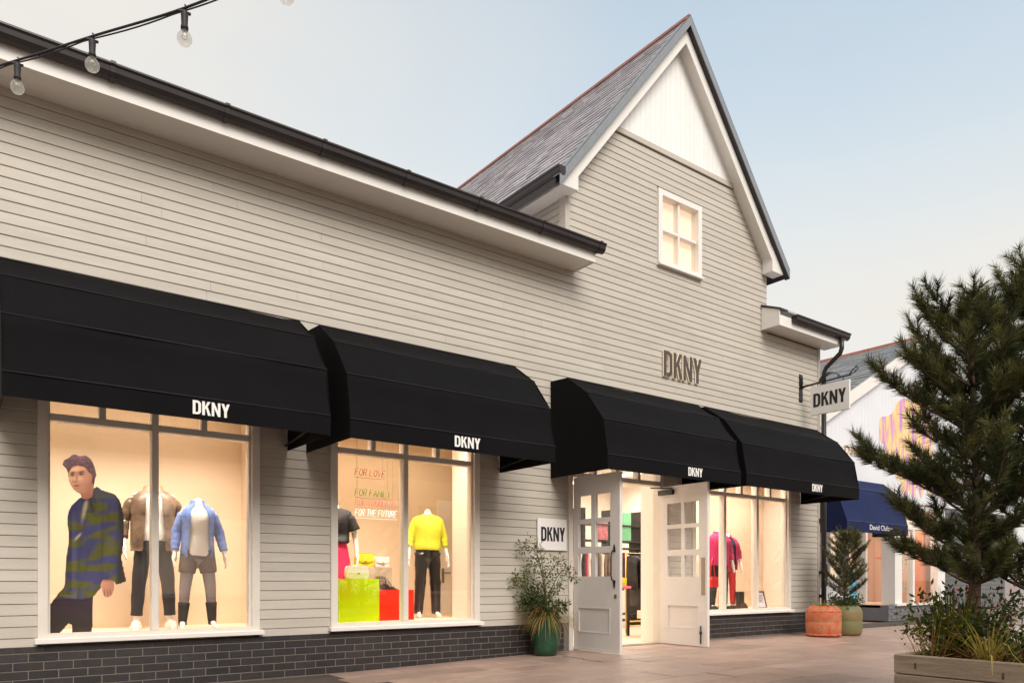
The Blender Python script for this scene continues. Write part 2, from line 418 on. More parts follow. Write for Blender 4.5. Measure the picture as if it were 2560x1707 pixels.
# upper gable window
gw = MB(); gx0, gx1, gz0, gz1 = 8.55, 9.54, 5.62, 6.76
gw.box(gx0, gx0+.085, -.05, .1, gz0+.05, gz1); gw.box(gx1-.085, gx1, -.05, .1, gz0+.05, gz1); gw.box(gx0+.085, gx1-.085, -.048, .1, gz1-.085, gz1); gw.box(gx0+.085, gx1-.085, -.048, .1, gz0+.05, gz0+.09)
gw = gw.build('window', M['white'], shop)
MB().cbox(9.027, 9.063, -.012, .09, gz0+.09, gz1-.085, .006).build('mullion', M['white'], gw)
for a, b in ((gx0+.085, 9.027), (9.063, gx1-.085)):
    MB().cbox(a, b, -.010, .088, 6.165, 6.212, .006).build('glazing_bar', M['white'], gw)
    for c, d in ((gz0+.09, 6.165), (6.212, gz1-.085)): MB().box(a, b, .02, .026, c, d).build('pane', M['glass'], gw)
MB().prism([(-.085, gz0), (.0, gz0), (.0, gz0+.05), (-.05, gz0+.049), (-.085, gz0+.03)], gx0-.01, gx1+.01, 'x').build('sill', M['white'], gw)
MB().box(gx0+.086, gx1-.086, .092, .098, gz0+.091, gz1-.086).build('blind', M['blind'], gw)

# eaves: fascia, soffit, gutter -------------------------------------------
def gutter(parent, p0, p1, out, r=.062, clips=True, endcap=True):
    # ogee-like half round gutter between two points, opening up; out = unit vector away from wall
    p0, p1, out = Vector(p0), Vector(p1), Vector(out); up = Vector((0, 0, 1))
    prof = [(0, .115), (0, .03), (.012, .008), (.04, 0), (.075, .012), (.098, .045), (.105, .085), (.122, .100), (.122, .115), (.108, .115), (.096, .09), (.08, .05), (.04, .015), (.012, .03), (.012, .115)]
    ln = (p1-p0).normalized()
    mb = MB(); n = len(prof)
    rings = [[p + out*a + up*b for a, b in prof] for p in (p0, p1)]
    mb.loft(rings, True, True, 0, False)
    # end caps as solid plates
    for p, s_ in ((p0, -1), (p1, 1)):
        q = [(0, .115), (0, .03), (.012, .008), (.04, 0), (.075, .012), (.098, .045), (.105, .085), (.122, .1), (.122, .115)]
        rr = [[p + ln*(s_*t) + out*a + up*b for a, b in q] for t in (0.001, .008)]
        mb.loft(rr, True, True, 0, False)
    g = mb.build('gutter', M['gutter'], parent)
    L_ = (p1-p0).length; k = .5
    while k < L_ and clips:
        c = p0 + ln*k
        q = [(-.0, .02), (.005, .0), (.04, -.008), (.08, .004), (.105, .04), (.112, .085), (.13, .1), (.13, .122), (.0, .122)]
        mb = MB(); mb.loft([[c + ln*t + out*a + up*b for a, b in q] for t in (-.02, .02)], True, True, 0, False)
        mb.build('gutter_bracket', M['gutter'], g); k += .95
    return g
EZ = 5.115
MB().box(-5, 6.88, -.44, -.42, EZ-.012, 5.30).build('fascia', M['white'], shop)
MB().box(-5, 6.878, -.42, .0, EZ, EZ+.012).build('soffit', M['white'], shop)
MB().prism([(-.44, EZ-.012), (-.024, EZ-.012), (-.024, 5.42), (-.44, 5.30)], 6.88, 6.90, 'x').build('eave_end_board', M['white'], shop)
gutter(shop, (-5, -.442, 5.215), (6.98, -.442, 5.215), (0, -1, 0))
# main roof (low pitch, hidden from below)
MB().prism([(-.47, 5.29), (-.47, 5.32), (6.5, 8.0), (6.5, 7.9)], -5, 6.75, 'x').build('roof', M['slate'], shop)
# right-hand lower eave
e0, e1 = 11.12, 13.08
MB().box(e0+.02, e1, -.37, -.35, 5.158, 5.33).build('fascia', M['white'], shop)
MB().box(e0+.02, e1, -.35, .0, 5.17, 5.182).build('soffit', M['white'], shop)
MB().prism([(-.37, 5.158), (-.023, 5.158), (-.023, 5.54), (-.37, 5.41)], e0, e0+.02, 'x').build('eave_end_board', M['white'], shop)
MB().prism([(-.40, 5.40), (-.40, 5.43), (6.0, 8.0), (6.0, 7.9)], 11.32, 13.12, 'x').build('roof', M['slate'], shop)
MB().prism([(-.40, 5.402), (-.40, 5.432), (-.025, 5.585), (-.025, 5.555)], e0-.015, 11.318, 'x').build('roof_edge', M['verge_dark'], shop)
g3 = gutter(shop, (e0+.35, -.372, 5.255), (13.14, -.372, 5.255), (0, -1, 0), clips=False)
# downpipe
dp = MB(); dp.tube([(12.93, -.43, 5.26), (12.93, -.43, 5.08), (12.93, -.40, 5.0), (12.93, -.13, 4.80), (12.93, -.09, 4.72), (12.93, -.085, 4.5)], .040, 12)
dp.tube([(12.93, -.085, 4.52), (12.93, -.085, .02)], .045, 12)
dp = dp.build('downpipe', M['gutter'], shop)
for z in (4.55, 2.0, 1.05, .62): MB().box(12.86, 13.0, -.085, -.022, z, z+.06).build('pipe_bracket', M['gutter'], dp)

# gable roof ----------------------------------------------------------------
VY = -.30
def slope_pt(d, s_): return (GC + s_*d, GAP - d*GS)
HW = 2.56
roof = MB()
for s_ in (-1, 1):
    roof.prism([(GC, GAP-.02), (GC + s_*HW, GAP-.02-HW*GS), (GC + s_*HW, GAP-.12-HW*GS), (GC, GAP-.12)][::s_], -.20, 7.0, 'y')
roof = roof.build('roof', M['verge_dark'], shop)
# slates: left slope, one by one in courses
sm_ = MB(); ex = .165; nx = Vector((-GS, 0, 1)).normalized(); dn = Vector((-1, 0, -GS)).normalized(); slopeL = HW*math.sqrt(1+GS*GS)
nr = int(slopeL/ex)
rng = random.Random(5)
for r in range(nr):
    yy = VY + .01 - (.14 if r % 2 else 0)
    t0, t1 = r*ex, r*ex + ex*1.25
    while yy < 6.6:
        wd = .28; ya, yb = max(VY+.01, yy+.003), yy+wd-.003
        lift = rng.uniform(.006, .014)
        A = Vector((GC, 0, GAP-.016))
        if t1 > slopeL: t1 = slopeL
        p = [A + dn*t0 + nx*.001, A + dn*t1 + nx*(.010+lift), A + dn*t1 + nx*lift*.2]
        vs = [(q.x, ya, q.z) for q in p] + [(q.x, yb, q.z) for q in p]
        sm_.add(vs, [(0, 3, 4, 1), (1, 4, 5, 2), (0, 1, 2), (3, 5, 4)])
        yy += wd
sm_.build('slate', M['slate'], roof, kind='stuff')
# right slope slates (coarse) for other viewpoints
sr = MB(); dnr = Vector((1, 0, -GS)).normalized(); nxr = Vector((GS, 0, 1)).normalized()
for r in range(nr):
    A = Vector((GC, 0, GAP-.016)); t0, t1 = r*ex, r*ex+ex*1.2
    for k in range(25):
        ya, yb = VY+.01+k*.28, VY+.285+k*.28
        p = [A+dnr*t0+nxr*.001, A+dnr*t1+nxr*.016, A+dnr*t1+nxr*.002]
        sr.add([(q.x, ya, q.z) for q in p] + [(q.x, yb, q.z) for q in p], [(0, 3, 4, 1)[::-1], (1, 4, 5, 2)[::-1], (0, 1, 2)[::-1], (3, 5, 4)[::-1]])
sr.build('slate', M['slate'], roof, kind='stuff')
# ridge tiles
k = 0; yy = VY + .02
while yy < 6.8:
    q = [(GC-.10, GAP-.085), (GC-.02, GAP+.028), (GC+.02, GAP+.028), (GC+.10, GAP-.085), (GC+.085, GAP-.095), (GC, GAP+.005), (GC-.085, GAP-.095)]
    MB().prism(q, yy, yy+.438, 'y').build('ridge_tile', M['ridge'], roof); yy += .45
# verge trims (grey front, dark underside), bargeboards, corbels
for s_ in (-1, 1):
    def pp(d0, d1, a, b):
        q = [(GC + s_*d0, GAP + a - d0*GS), (GC + s_*d1, GAP + a - d1*GS), (GC + s_*d1, GAP + b - d1*GS), (GC + s_*d0, GAP + b - d0*GS)]
        return q if s_ > 0 else q[::-1]
    MB().prism(pp(0.0, HW, .012, -.145), VY, VY+.012, 'y').build('verge_trim', M['verge'], shop)
    MB().prism(pp(0.0, HW, -.125, -.144), VY+.013, -.205, 'y').build('verge_soffit', M['verge_dark'], shop)
    MB().prism(pp(0.0, HW, .0125, .002), VY, -.16, 'y').build('verge_cap', M['verge'], shop)
    # bargeboard
    MB().prism(pp(0.0, 2.175, -.146, -.365), -.215, -.185, 'y').build('bargeboard', M['white'], shop)
    # underside boarding between bargeboard and wall
    MB().prism(pp(0.0, 2.17, -.30, -.315), -.184, -.003, 'y').build('verge_lining', M['white'], shop)
    # corbel box
    xa, xb = sorted((GC + s_*2.175, GC + s_*2.475))
    q = [(xa, 6.10), (xb, 6.10), (xb, GAP - .15 - abs(xb-GC)*GS), (xa, GAP - .15 - abs(xa-GC)*GS)]
    MB().prism(q, -.222, -.024 if s_ > 0 else .0, 'y').build('corbel', M['white'], shop)
# left gable eave
MB().box(6.50, 6.52, -.20, 6, 6.09, 6.30).build('fascia', M['white'], shop)
MB().box(6.52, 6.748, .002, 6, 6.10, 6.112).build('soffit', M['white'], shop)
gutter(shop, (6.498, -.30, 6.17), (6.498, 5.5, 6.17), (-1, 0, 0), clips=False)

# interior shell, displays ---------------------------------------------------
def interior(name, mb, m): return mb.build(name, m, shop)
def area(name, loc, sx, sy, power, col=(1, .86, .72), rot=(0, 0, 0), spread=R(170)):
    l = bpy.data.lights.new(name, 'AREA'); l.shape = 'RECTANGLE'; l.size = sx; l.size_y = sy; l.energy = power; l.color = col
    l.spread = spread; o = bpy.data.objects.new(name, l); COL.objects.link(o); o.location = loc; o.rotation_euler = rot
    return o
# display 1
interior('display_floor', MB().box(-.4, 3.0, .101, 1.35, .36, .442), M['wall_in'])
interior('display_back_wall', MB().box(-.4, 3.0, 1.30, 1.36, .443, 2.98), M['wall_in'])
interior('display_side_wall', MB().box(-.46, -.40, .121, 1.36, .36, 2.98), M['wall_in'])
interior('display_side_wall', MB().box(2.86, 2.92, .121, 1.299, .443, 2.98), M['wall_in'])
interior('display_ceiling', MB().box(-.46, 3.0, .121, 1.36, 2.981, 3.05), M['white_in'])
# display 2
interior('display_floor', MB().box(3.0, 6.68, .101, 2.3, .36, .442), M['wall_in'])
interior('display_back_wall', MB().box(3.0, 6.68, 2.10, 2.16, .443, 2.98), M['wall_in'])
interior('display_side_wall', MB().box(2.99, 3.05, .121, 2.099, .443, 2.98), M['wall_in'])
interior('display_side_wall', MB().box(6.62, 6.68, .121, 2.099, .443, 2.98), M['white_in'])
interior('display_column', MB().box(5.47, 5.90, .30, .80, .443, 2.98), M['white_in'])
interior('display_ceiling', MB().box(3.0, 6.68, .121, 2.16, 2.981, 3.05), M['white_in'])
bd = interior('inner_door', MB().cbox(6.03, 6.60, 2.07, 2.098, .443, 2.14, .004), M['white_in'])
MB().box(6.09, 6.13, 2.055, 2.069, .90, 1.12).tube([(6.11, 2.03, 1.05), (6.23, 2.03, 1.05)], .012).build('handle', M['steel'], bd)
# shop floor, walls and ceiling seen through the entrance
interior('shop_floor', MB().box(6.70, 12.86, .0, 5.2, -.06, -.005), M['floor_in'])
interior('shop_back_wall', MB().box(6.70, 13.2, 5.2, 5.26, -.06, 3.2), M['white_in'])
interior('shop_side_wall', MB().box(12.80, 12.86, .121, 5.2, -.005, 3.1), M['white_in'])
interior('shop_side_wall', MB().box(6.70, 6.75, .121, 5.2, -.005, 3.1), M['white_in'])
interior('shop_ceiling', MB().box(6.70, 12.86, .121, 5.2, 3.1, 3.16), M['white_in'])
interior('entrance_reveal', MB().box(8.665, 8.72, .101, .42, -.005, 3.09), M['white_in'])
interior('display_floor', MB().box(9.40, 12.79, .101, 1.2, .30, .432), M['wall_in'])
interior('display_front_upstand', MB().box(9.40, 12.79, .121, .16, -.004, .299), M['wall_in'])
interior('display_back_panel', MB().box(11.20, 12.79, 1.10, 1.16, .433, 2.95), M['wall_in'])
interior('threshold', MB().box(6.87, 8.58, -.07, .10, -.03, .008), M['steel'])
# lamps inside
for nm, x0_, x1_, yy, z in (('d1', .4, 2.6, .45, 2.965), ('d2', 3.4, 5.3, .5, 2.965), ('d3', 9.6, 12.4, .5, 3.085)):
    n = 4
    for i in range(n):
        cx = x0_ + (x1_-x0_)*(i+.5)/n
        MB().lathe([(.05, z), (.05, z+.012)], cx, yy, 12).build('downlight', M['lamp'], shop)
area('display_light_1', (1.6, .24, 2.93), 2.3, .2, 23, rot=(R(17), 0, 0), spread=R(88))
area('display_light_2', (4.5, .24, 2.93), 2.4, .2, 26, rot=(R(17), 0, 0), spread=R(95))
area('display_light_2b', (4.7, 1.35, 2.93), 2.6, .5, 11, col=(1, .80, .58))
area('display_light_1b', (1.3, .9, 2.93), 2.4, .3, 4, col=(1, .78, .56))
area('display_light_3', (10.9, .42, 3.04), 3.0, .35, 36, rot=(R(4), 0, 0), spread=R(118))
area('shop_light_1', (8.2, 2.6, 3.04), 2.6, 3.2, 62, (1, .92, .80))
area('shop_light_2', (11.3, 3.2, 3.04), 2.4, 2.6, 56, (1, .92, .80))
for i in range(3): MB().box(7.2 + i*2.0, 7.26 + i*2.0, 1.3, 4.9, 3.06, 3.099).build('light_track', M['lamp'], shop)

# entrance frame and doors ---------------------------------------------------
df = MB()
df.box(6.79, 6.86, -.045, .10, 0, 2.80); df.box(8.59, 8.66, -.045, .10, 0, 2.80); df.box(6.86, 8.59, -.043, .10, 2.73, 2.80); df.box(6.86, 8.59, -.04, .10, 2.335, 2.40)
df = df.build('door_frame', M['frame'], shop)
for u in (7.29, 7.725, 8.16): MB().cbox(u-.028, u+.028, -.03, .09, 2.40, 2.73, .005).build('mullion', M['frame'], df)
for a, b in ((6.86, 7.262), (7.318, 7.697), (7.753, 8.132), (8.188, 8.59)): MB().box(a, b, .03, .038, 2.40, 2.73).build('pane', M['glass'], df)
def leaf(X, th, inner):
    # leaf in plane x=X, running from the hinge at y=-.05 outward; s -> y=-.05-s
    Wd, zt, zb = .87, 2.315, .012
    Y = lambda s_: -.05 - s_
    x0, x1 = X - th/2, X + th/2
    rows = [(2.315-.565, 2.315-.253), (2.315-.936, 2.315-.624), (2.315-1.323, 2.315-1.02)]
    cols = [(.095, .345), (.425, .70)] if not inner else [(.14, .40), (.455, .72)]
    pz = (2.315-2.065, 2.315-1.728); ps = (cols[0][0], cols[1][1])
    ops = [(c[0], c[1], r[0], r[1]) for c in cols for r in rows] + [(ps[0], ps[1], pz[0], pz[1])]
    mb = MB()
    xs = sorted({0, Wd, *[v for o in ops for v in o[:2]]}); zs = sorted({zb, zt, *[v for o in ops for v in o[2:]]})
    for c, d in zip(zs, zs[1:]):
        run = None
        for a, b in zip(xs, xs[1:]):
            solid = not any(o[0] < (a+b)/2 < o[1] and o[2] < (c+d)/2 < o[3] for o in ops)
            if solid:
                run = (run[0], b) if run else (a, b)
            if (not solid or b == Wd) and run:
                mb.box(x0, x1, Y(run[1]), Y(run[0]), c, d); run = None
    d_ = mb.build('door', M['door'], shop)
    for o in ops[:-1]:
        MB().box(X-.004, X+.004, Y(o[1]), Y(o[0]), o[2], o[3]).build('pane', M['glass'], d_)
    # recessed lower panel with moulding
    MB().box(X-th/2+.014, X+th/2-.014, Y(ps[1]), Y(ps[0]), pz[0], pz[1]).build('panel', M['door'], d_)
    mo = MB(); a, b = Y(ps[1]), Y(ps[0])
    for xf in (x0-.004, ):
        mo.box(xf, xf+.016, a, b, pz[0], pz[0]+.014); mo.box(xf, xf+.016, a, b, pz[1]-.014, pz[1]); mo.box(xf, xf+.016, a, a+.014, pz[0]+.014, pz[1]-.014); mo.box(xf, xf+.016, b-.014, b, pz[0]+.014, pz[1]-.014)
    mo.build('moulding', M['door'], d_)
    for z in (.25, 1.15, 2.05): MB().tube([(X, -.04, z-.05), (X, -.04, z+.05)], .011, 8).build('hinge', M['steel'], d_)
    return d_, Y
dl, Y = leaf(6.885, .045, False)
hx = 6.885 - .0225
hy = Y(.775)
h = MB().tube([(hx-.006, hy, 1.33), (hx-.045, hy, 1.30), (hx-.06, hy, 1.25), (hx-.06, hy, 1.0), (hx-.045, hy, .95), (hx-.006, hy, .92)], [.012, .010, .009, .009, .010, .012], 8)
h.prism([(hy-.022, 1.30), (hy+.022, 1.30), (hy+.012, 1.37), (hy, 1.40), (hy-.012, 1.37)], hx-.008, hx-.0005, 'x'); h.prism([(hy-.012, .86), (hy, .83), (hy+.012, .86), (hy+.022, .94), (hy-.022, .94)], hx-.008, hx-.0005, 'x')
h.build('handle', M['iron'], dl)
MB().box(hx-.006, hx-.0005, Y(.815), Y(.775), .71, .76).build('lock', M['steel'], dl)
MB().box(6.885-.030, 6.885-.0235, Y(.87), Y(.0), .013, .05).build('weather_bar', M['white'], dl)
dr, Y = leaf(8.60, .045, True)
hx = 8.60 - .0225
MB().box(hx-.004, hx-.0005, Y(.83), Y(.765), .73, 1.26).build('push_plate', M['steel'], dr)
MB().box(hx-.05, hx-.0005, Y(.27), Y(.0), 2.19, 2.26).tube([(hx-.03, Y(.24), 2.262), (hx-.03, Y(.24), 2.28), (8.42, .0, 2.30)], .01).build('door_closer', M['iron'], dr)
MB().tube([(hx-.012, Y(.76), .30), (hx-.012, Y(.76), .05)], .009, 8).box(hx-.02, hx-.001, Y(.775), Y(.745), .18, .22).build('bolt', M['iron'], dr)

# ------------------------------------------------------------------ lettering
def strokes(ch):
    # letters in a unit box: height 1, width .50, heavy strokes; list of convex polygons
    s_ = .17
    if ch == 'D':
        out = [[(0, 0), (s_, 0), (s_, 1), (0, 1)]]
        outer = [(.17, 1), (.30, 1), (.42, .94), (.50, .80), (.50, .20), (.42, .06), (.30, 0), (.17, 0)]
        inner = [(.17, .84), (.25, .84), (.31, .81), (.335, .74), (.335, .26), (.31, .19), (.25, .16), (.17, .16)]
        for i in range(7): out.append([outer[i], inner[i], inner[i+1], outer[i+1]])
        return out
    if ch == 'K': return [[(0, 0), (s_, 0), (s_, 1), (0, 1)], [(.17, .42), (.26, .50), (.51, 1), (.335, 1), (.17, .62)], [(.22, .55), (.34, .62), (.53, 0), (.35, 0)]]
    if ch == 'N': return [[(0, 0), (.155, 0), (.155, 1), (0, 1)], [(.385, 0), (.54, 0), (.54, 1), (.385, 1)], [(.155, 1), (.155, .60), (.385, 0), (.385, .42)]]
    if ch == 'Y': return [[(.175, 0), (.345, 0), (.345, .45), (.175, .45)], [(0, 1), (.17, 1), (.345, .45), (.175, .42)], [(.35, 1), (.52, 1), (.345, .42), (.20, .45)]]
ADV = {'D': .57, 'K': .585, 'N': .60, 'Y': .52}
def dkny(org, ux, uz, un, height, depth, off=.001, wf=1.0):
    """four letter meshes; org lower left, unit vectors: along, up, out of the face"""
    org, ux, uz, un = Vector(org), Vector(ux), Vector(uz), Vector(un); x = 0; res = []
    for ch in 'DKNY':
        mb = MB()
        for i, poly in enumerate(strokes(ch)):
            d0, d1 = off, off + depth + i*.0004
            pts = [org + ux*((x + p[0])*height*wf) + uz*(p[1]*height) for p in poly]; n = len(poly)
            vs = [p + un*d1 for p in pts] + [p + un*d0 for p in pts]
            area2 = sum(poly[k][0]*poly[(k+1) % n][1] - poly[(k+1) % n][0]*poly[k][1] for k in range(n))
            fr = tuple(range(n)) if area2 > 0 else tuple(range(n))[::-1]
            if ux.cross(uz).dot(un) < 0: fr = fr[::-1]
            mb.add(vs, [fr], 0); mb.add(vs, [(k, (k+1) % n, n+(k+1) % n, n+k) for k in range(n)], 1)
        res.append(mb); x += ADV[ch]
    return res
DKW = .57 + .585 + .60 + .52

# letters on the wall
ws = empty('wall_lettering', (9.1, -.03, 3.98), 'large bronze DKNY letters with glowing edges on the weatherboards', 'sign')
H_ = .385
for ch, mb in zip('DKNY', dkny((8.655, -.024, 3.985), (1, 0, 0), (0, 0, 1), (0, -1, 0), H_, .022, 0.006, .87/(DKW*H_))):
    mb.build('letter', [M['letterface'], M['letterside']], ws)
# square plaque by the door
pq = MB().cbox(6.245, 6.745, -.045, -.026, 1.335, 1.75, .003).build('wall_plaque', M['signwhite'], label='square white DKNY plaque fixed beside the entrance door frame', cat='sign')
for mb in dkny((6.30, -.0455, 1.455), (1, 0, 0), (0, 0, 1), (0, -1, 0), .185, .002, .0006, .41/(DKW*.185)): mb.build('letter', [M['blackprint'], M['blackprint']], pq)
# projecting sign
ps = empty('projecting_sign', (12.29, 0, 4.1), 'white DKNY board hanging from a black iron wall bracket', 'sign')
MB().cbox(12.27, 12.31, -.94, -.22, 3.825, 4.325, .004).build('panel', M['signwhite'], ps)
mb4 = dkny((12.269, -.28, 3.96), (0, -1, 0), (0, 0, 1), (-1, 0, 0), .235, .002, .0006, .60/(DKW*.235))
for mb in mb4: mb.build('letter', [M['blackprint'], M['blackprint']], ps)
for mb in dkny((12.3115, -.88, 3.96), (0, 1, 0), (0, 0, 1), (1, 0, 0), .235, .002, .0006, .60/(DKW*.235)): mb.build('letter', [M['blackprint'], M['blackprint']], ps)
MB().prism([(-.0, 4.10), (-.0, 4.60), (-.02, 4.60), (-.035, 4.57), (-.035, 4.13), (-.02, 4.10)], 12.245, 12.335, 'x').tube([(12.29, -.03, 4.35), (12.29, -.05, 4.45), (12.29, -.045, 4.53)], .02).build('wall_plate', M['iron'], ps)
MB().tube([(12.29, -.03, 4.36), (12.29, -.12, 4.37), (12.29, -.95, 4.40)], [.03, .018, .014], 8).tube([(12.29, -.92, 4.40), (12.29, -1.0, 4.42), (12.29, -1.08, 4.47), (12.29, -1.06, 4.52), (12.29, -.98, 4.47), (12.29, -.93, 4.41)], .009, 6).build('arm', M['iron'], ps)
MB().tube([(12.29, -.35, 4.325), (12.29, -.35, 4.39)], .007, 6).build('hanger', M['iron'], ps); MB().tube([(12.29, -.82, 4.325), (12.29, -.82, 4.40)], .007, 6).build('hanger', M['iron'], ps)
lh = MB()
rings = []
for i in range(9):
    a = math.pi*i/8; c = -.58 + .17*math.cos(a); z = 4.41 + .10*math.sin(a)
    rings.append([(12.29 - .06, c, z - .012), (12.29 - .05, c, z), (12.29 + .05, c, z), (12.29 + .06, c, z - .012)])
lh.loft(rings, True, True, 0, False).build('lamp_hood', M['iron'], ps)

# ------------------------------------------------------------------ awnings
PROF = [(-.024, 3.565), (-.35, 3.545), (-.72, 3.29), (-1.02, 2.91), (-1.10, 2.467), (-1.10, 2.285)]
def awning(x0, x1, label, tx=None, th=.115, mf='fabric', ms='seam', prof=PROF, y_off=0, base='fabric'):
    r = empty('awning', ((x0+x1)/2, y_off, prof[-1][1]), label, 'awning', 'awnings over the shop windows')
    P_ = [(a + y_off, b) for a, b in prof]
    nx_ = 14
    def sheet(pts, name, sag=.016):
        mb = MB(); rows = []
        fine = []
        for i in range(len(pts)-1):
            for k in range(5):
                t = k/5; y_ = pts[i][0]*(1-t) + pts[i+1][0]*t; z_ = pts[i][1]*(1-t) + pts[i+1][1]*t
                fine.append((y_, z_, math.sin(math.pi*t)*sag, pts[i], pts[i+1]))
        fine.append((pts[-1][0], pts[-1][1], 0, pts[-2], pts[-1]))
        for (y_, z_, s_, a, b) in fine:
            d = Vector((0, b[0]-a[0], b[1]-a[1])).normalized(); nn = Vector((0, d.z, -d.y))
            if nn.y > 0: nn = -nn
            row = []
            for q in range(nx_+1):
                x = x0 + (x1-x0)*q/nx_
                wv = noise.noise(Vector((x*1.3, y_*2, z_*2 + x0)))*.012 if 0 < q < nx_ else 0
                row.append((x, y_ - nn.y*(s_) + nn.y*wv, z_ - nn.z*s_ + nn.z*wv))
            rows.append(row)
        mb.loft(rows, False, False, 0, True); return mb.build(name, M[mf], r)
    sheet(P_[:-1], 'canopy'); 
    va = sheet(P_[-2:], 'valance', 0)
    for x, s_ in ((x0, 1), (x1, -1)):
        pts = P_ + [(P_[0][0], P_[-1][1])]
        mb = MB(); mb.prism(pts, x + s_*.002, x + s_*.006, 'x'); mb.build('side_panel', M[mf], r)
    for (a, b) in P_[1:-1]:
        MB().tube([(x0, a-.002, b+.002), ((x0+x1)/2, a-.002, b+.001), (x1, a-.002, b+.002)], .0055, 6).build('seam_piping', M[ms], r)
    # supporting frame
    MB().tube([(x0+.03, P_[-2][0]+.03, P_[-2][1]-.02), (x1-.03, P_[-2][0]+.03, P_[-2][1]-.02)], .014, 8).build('front_bar', M['iron'], r)
    for x in (x0+.03, x1-.03): MB().tube([(x, P_[-2][0]+.03, P_[-2][1]-.02), (x, P_[0][0]-.02, P_[-1][1]+.05)], .012, 8).build('side_arm', M['iron'], r)
    if tx is not None:
        L_ = MB()
        for mb in dkny((tx[0], P_[-1][0]-.004, tx[1]), (1, 0, 0), (0, 0, 1), (0, -1, 0), th, .0012, .002, (tx[2]-tx[0])/(DKW*th)):
            mb.build('letter', [M['print'], M['print']], r)
    return r
awning(.38, 2.92, 'black barrel awning with DKNY on its valance over the man poster window', (1.70, 2.325, 2.0))
awning(3.116, 5.648, 'black barrel awning with DKNY over the yellow sweater window', (4.28, 2.325, 4.60))
awning(6.48, 9.09, 'black barrel awning with DKNY above the open double doors', (7.95, 2.325, 8.24))
awning(9.22, 12.29, 'black barrel awning with DKNY at the end beside the hanging sign', (10.88, 2.325, 11.17))

# ------------------------------------------------------------------ festoon lights
cab = MB()
pts = [(-3.2, 3.9, 4.62), (-1.2, .3, 4.30), (.02, -1.85, 4.03), (.375, -2.518, 3.945), (.679, -3.061, 3.905), (1.015, -3.628, 3.872), (1.335, -4.236, 3.86), (1.7, -4.95, 3.87), (2.6, -6.7, 4.0), (4.0, -9.4, 4.35)]
fine = []
for i in range(len(pts)-1):
    p0, p1, p2, p3 = [Vector(pts[max(0, min(len(pts)-1, i+k))]) for k in (-1, 0, 1, 2)]
    for k in range(8):
        t = k/8; fine.append(.5*((2*p1) + (p2-p0)*t + (2*p0-5*p1+4*p2-p3)*t*t + (3*p1-p0-3*p2+p3)*t**3))
M['cable'] = mat('black_cable', S(40, 36, 40), .6)
fine = fine[7:]
cab.tube(fine, .0065, 6)
cab.tube([p + Vector((.004, .0, -.008 - .010*abs(math.sin(i*.39)))) for i, p in enumerate(fine)], .004, 6)
cab.build('festoon_cable', M['cable'], label='thin black cable carrying the bare festoon bulbs overhead', cat='cable')
M['filament'] = mat('filament', S(190, 170, 140), .4, metal=.5)
blab = ['bare festoon bulb lowest, nearest the left edge, under the gutter', 'bare festoon bulb crossing the dark gutter, second from left', 'bare festoon bulb hanging against the sky, third from left', 'bare festoon bulb cut off by the top edge of the picture']
for i, (x, y, z) in enumerate([(.375, -2.518, 3.945), (.679, -3.061, 3.905), (1.015, -3.628, 3.872), (1.321, -4.236, 3.86)]):
    L_ = [.17, .172, .172, .17][i]; zb = z - .012
    e = empty('festoon_bulb', (x, y, zb - L_), blab[i], 'light bulb', 'festoon bulbs on the cable')
    MB().lathe([(.008, zb), (.014, zb-.004), (.019, zb-.015), (.018, zb-.03), (.016, zb-.075), (.019, zb-.085), (.019, zb-.098), (.012, zb-.10)], x, y, 14).box(x-.03, x+.03, y-.006, y+.006, zb-.014, zb-.004).build('socket', M['cable'], e)
    MB().tube([(x, y, zb), (x+.012, y, zb+.02), (x, y, zb+.03)], .004, 6).build('hook', M['cable'], e)
    b = MB().lathe([(.013, zb-.1), (.022, zb-.112), (.033, zb-.13), (.037, zb-.145), (.034, zb-.16), (.024, zb-.174), (.010, zb-.181), (.001, zb-.182)], x, y, 18).build('glass_bulb', M['bulbglass'], e)
    MB().tube([(x-.004, y, zb-.1), (x-.013, y, zb-.14), (x, y+.004, zb-.15), (x+.013, y, zb-.14), (x+.004, y, zb-.1)], .0022, 5).build('filament', M['filament'], b)

# ------------------------------------------------------------------ neighbouring shop
NC, NZ, NS, NY = 18.85, 6.74, .526, .95
nb = empty('neighbour_shop', (18, NY, 0), 'white gabled shop next door with grey slate roof and red ridge', 'building')
M['nwhite'] = mat('white_render', S(226, 227, 232), .7, var=.03, vscale=1.5)
M['nslate'] = mat('grey_slate', S(128, 130, 132), .6, var=.12, vscale=10, island=.2)
M['stone'] = mat('grey_brick_plinth', S(112, 112, 116), .7, var=.12, vscale=20)
M['stone2'] = mat('grey_plinth_brick', S(118, 116, 118), .7, var=.1, vscale=20, rnd=.15)
xl, xr = 12.95, 24.75
zl, zr = NZ - .12 - (NC-xl)*NS, NZ - .12 - (xr-NC)*NS
nw = MB()
nw.prism([(xl, 2.75), (xr, 2.75), (xr, zr), (NC, NZ-.12), (xl, zl)], NY, NY+.15, 'y')

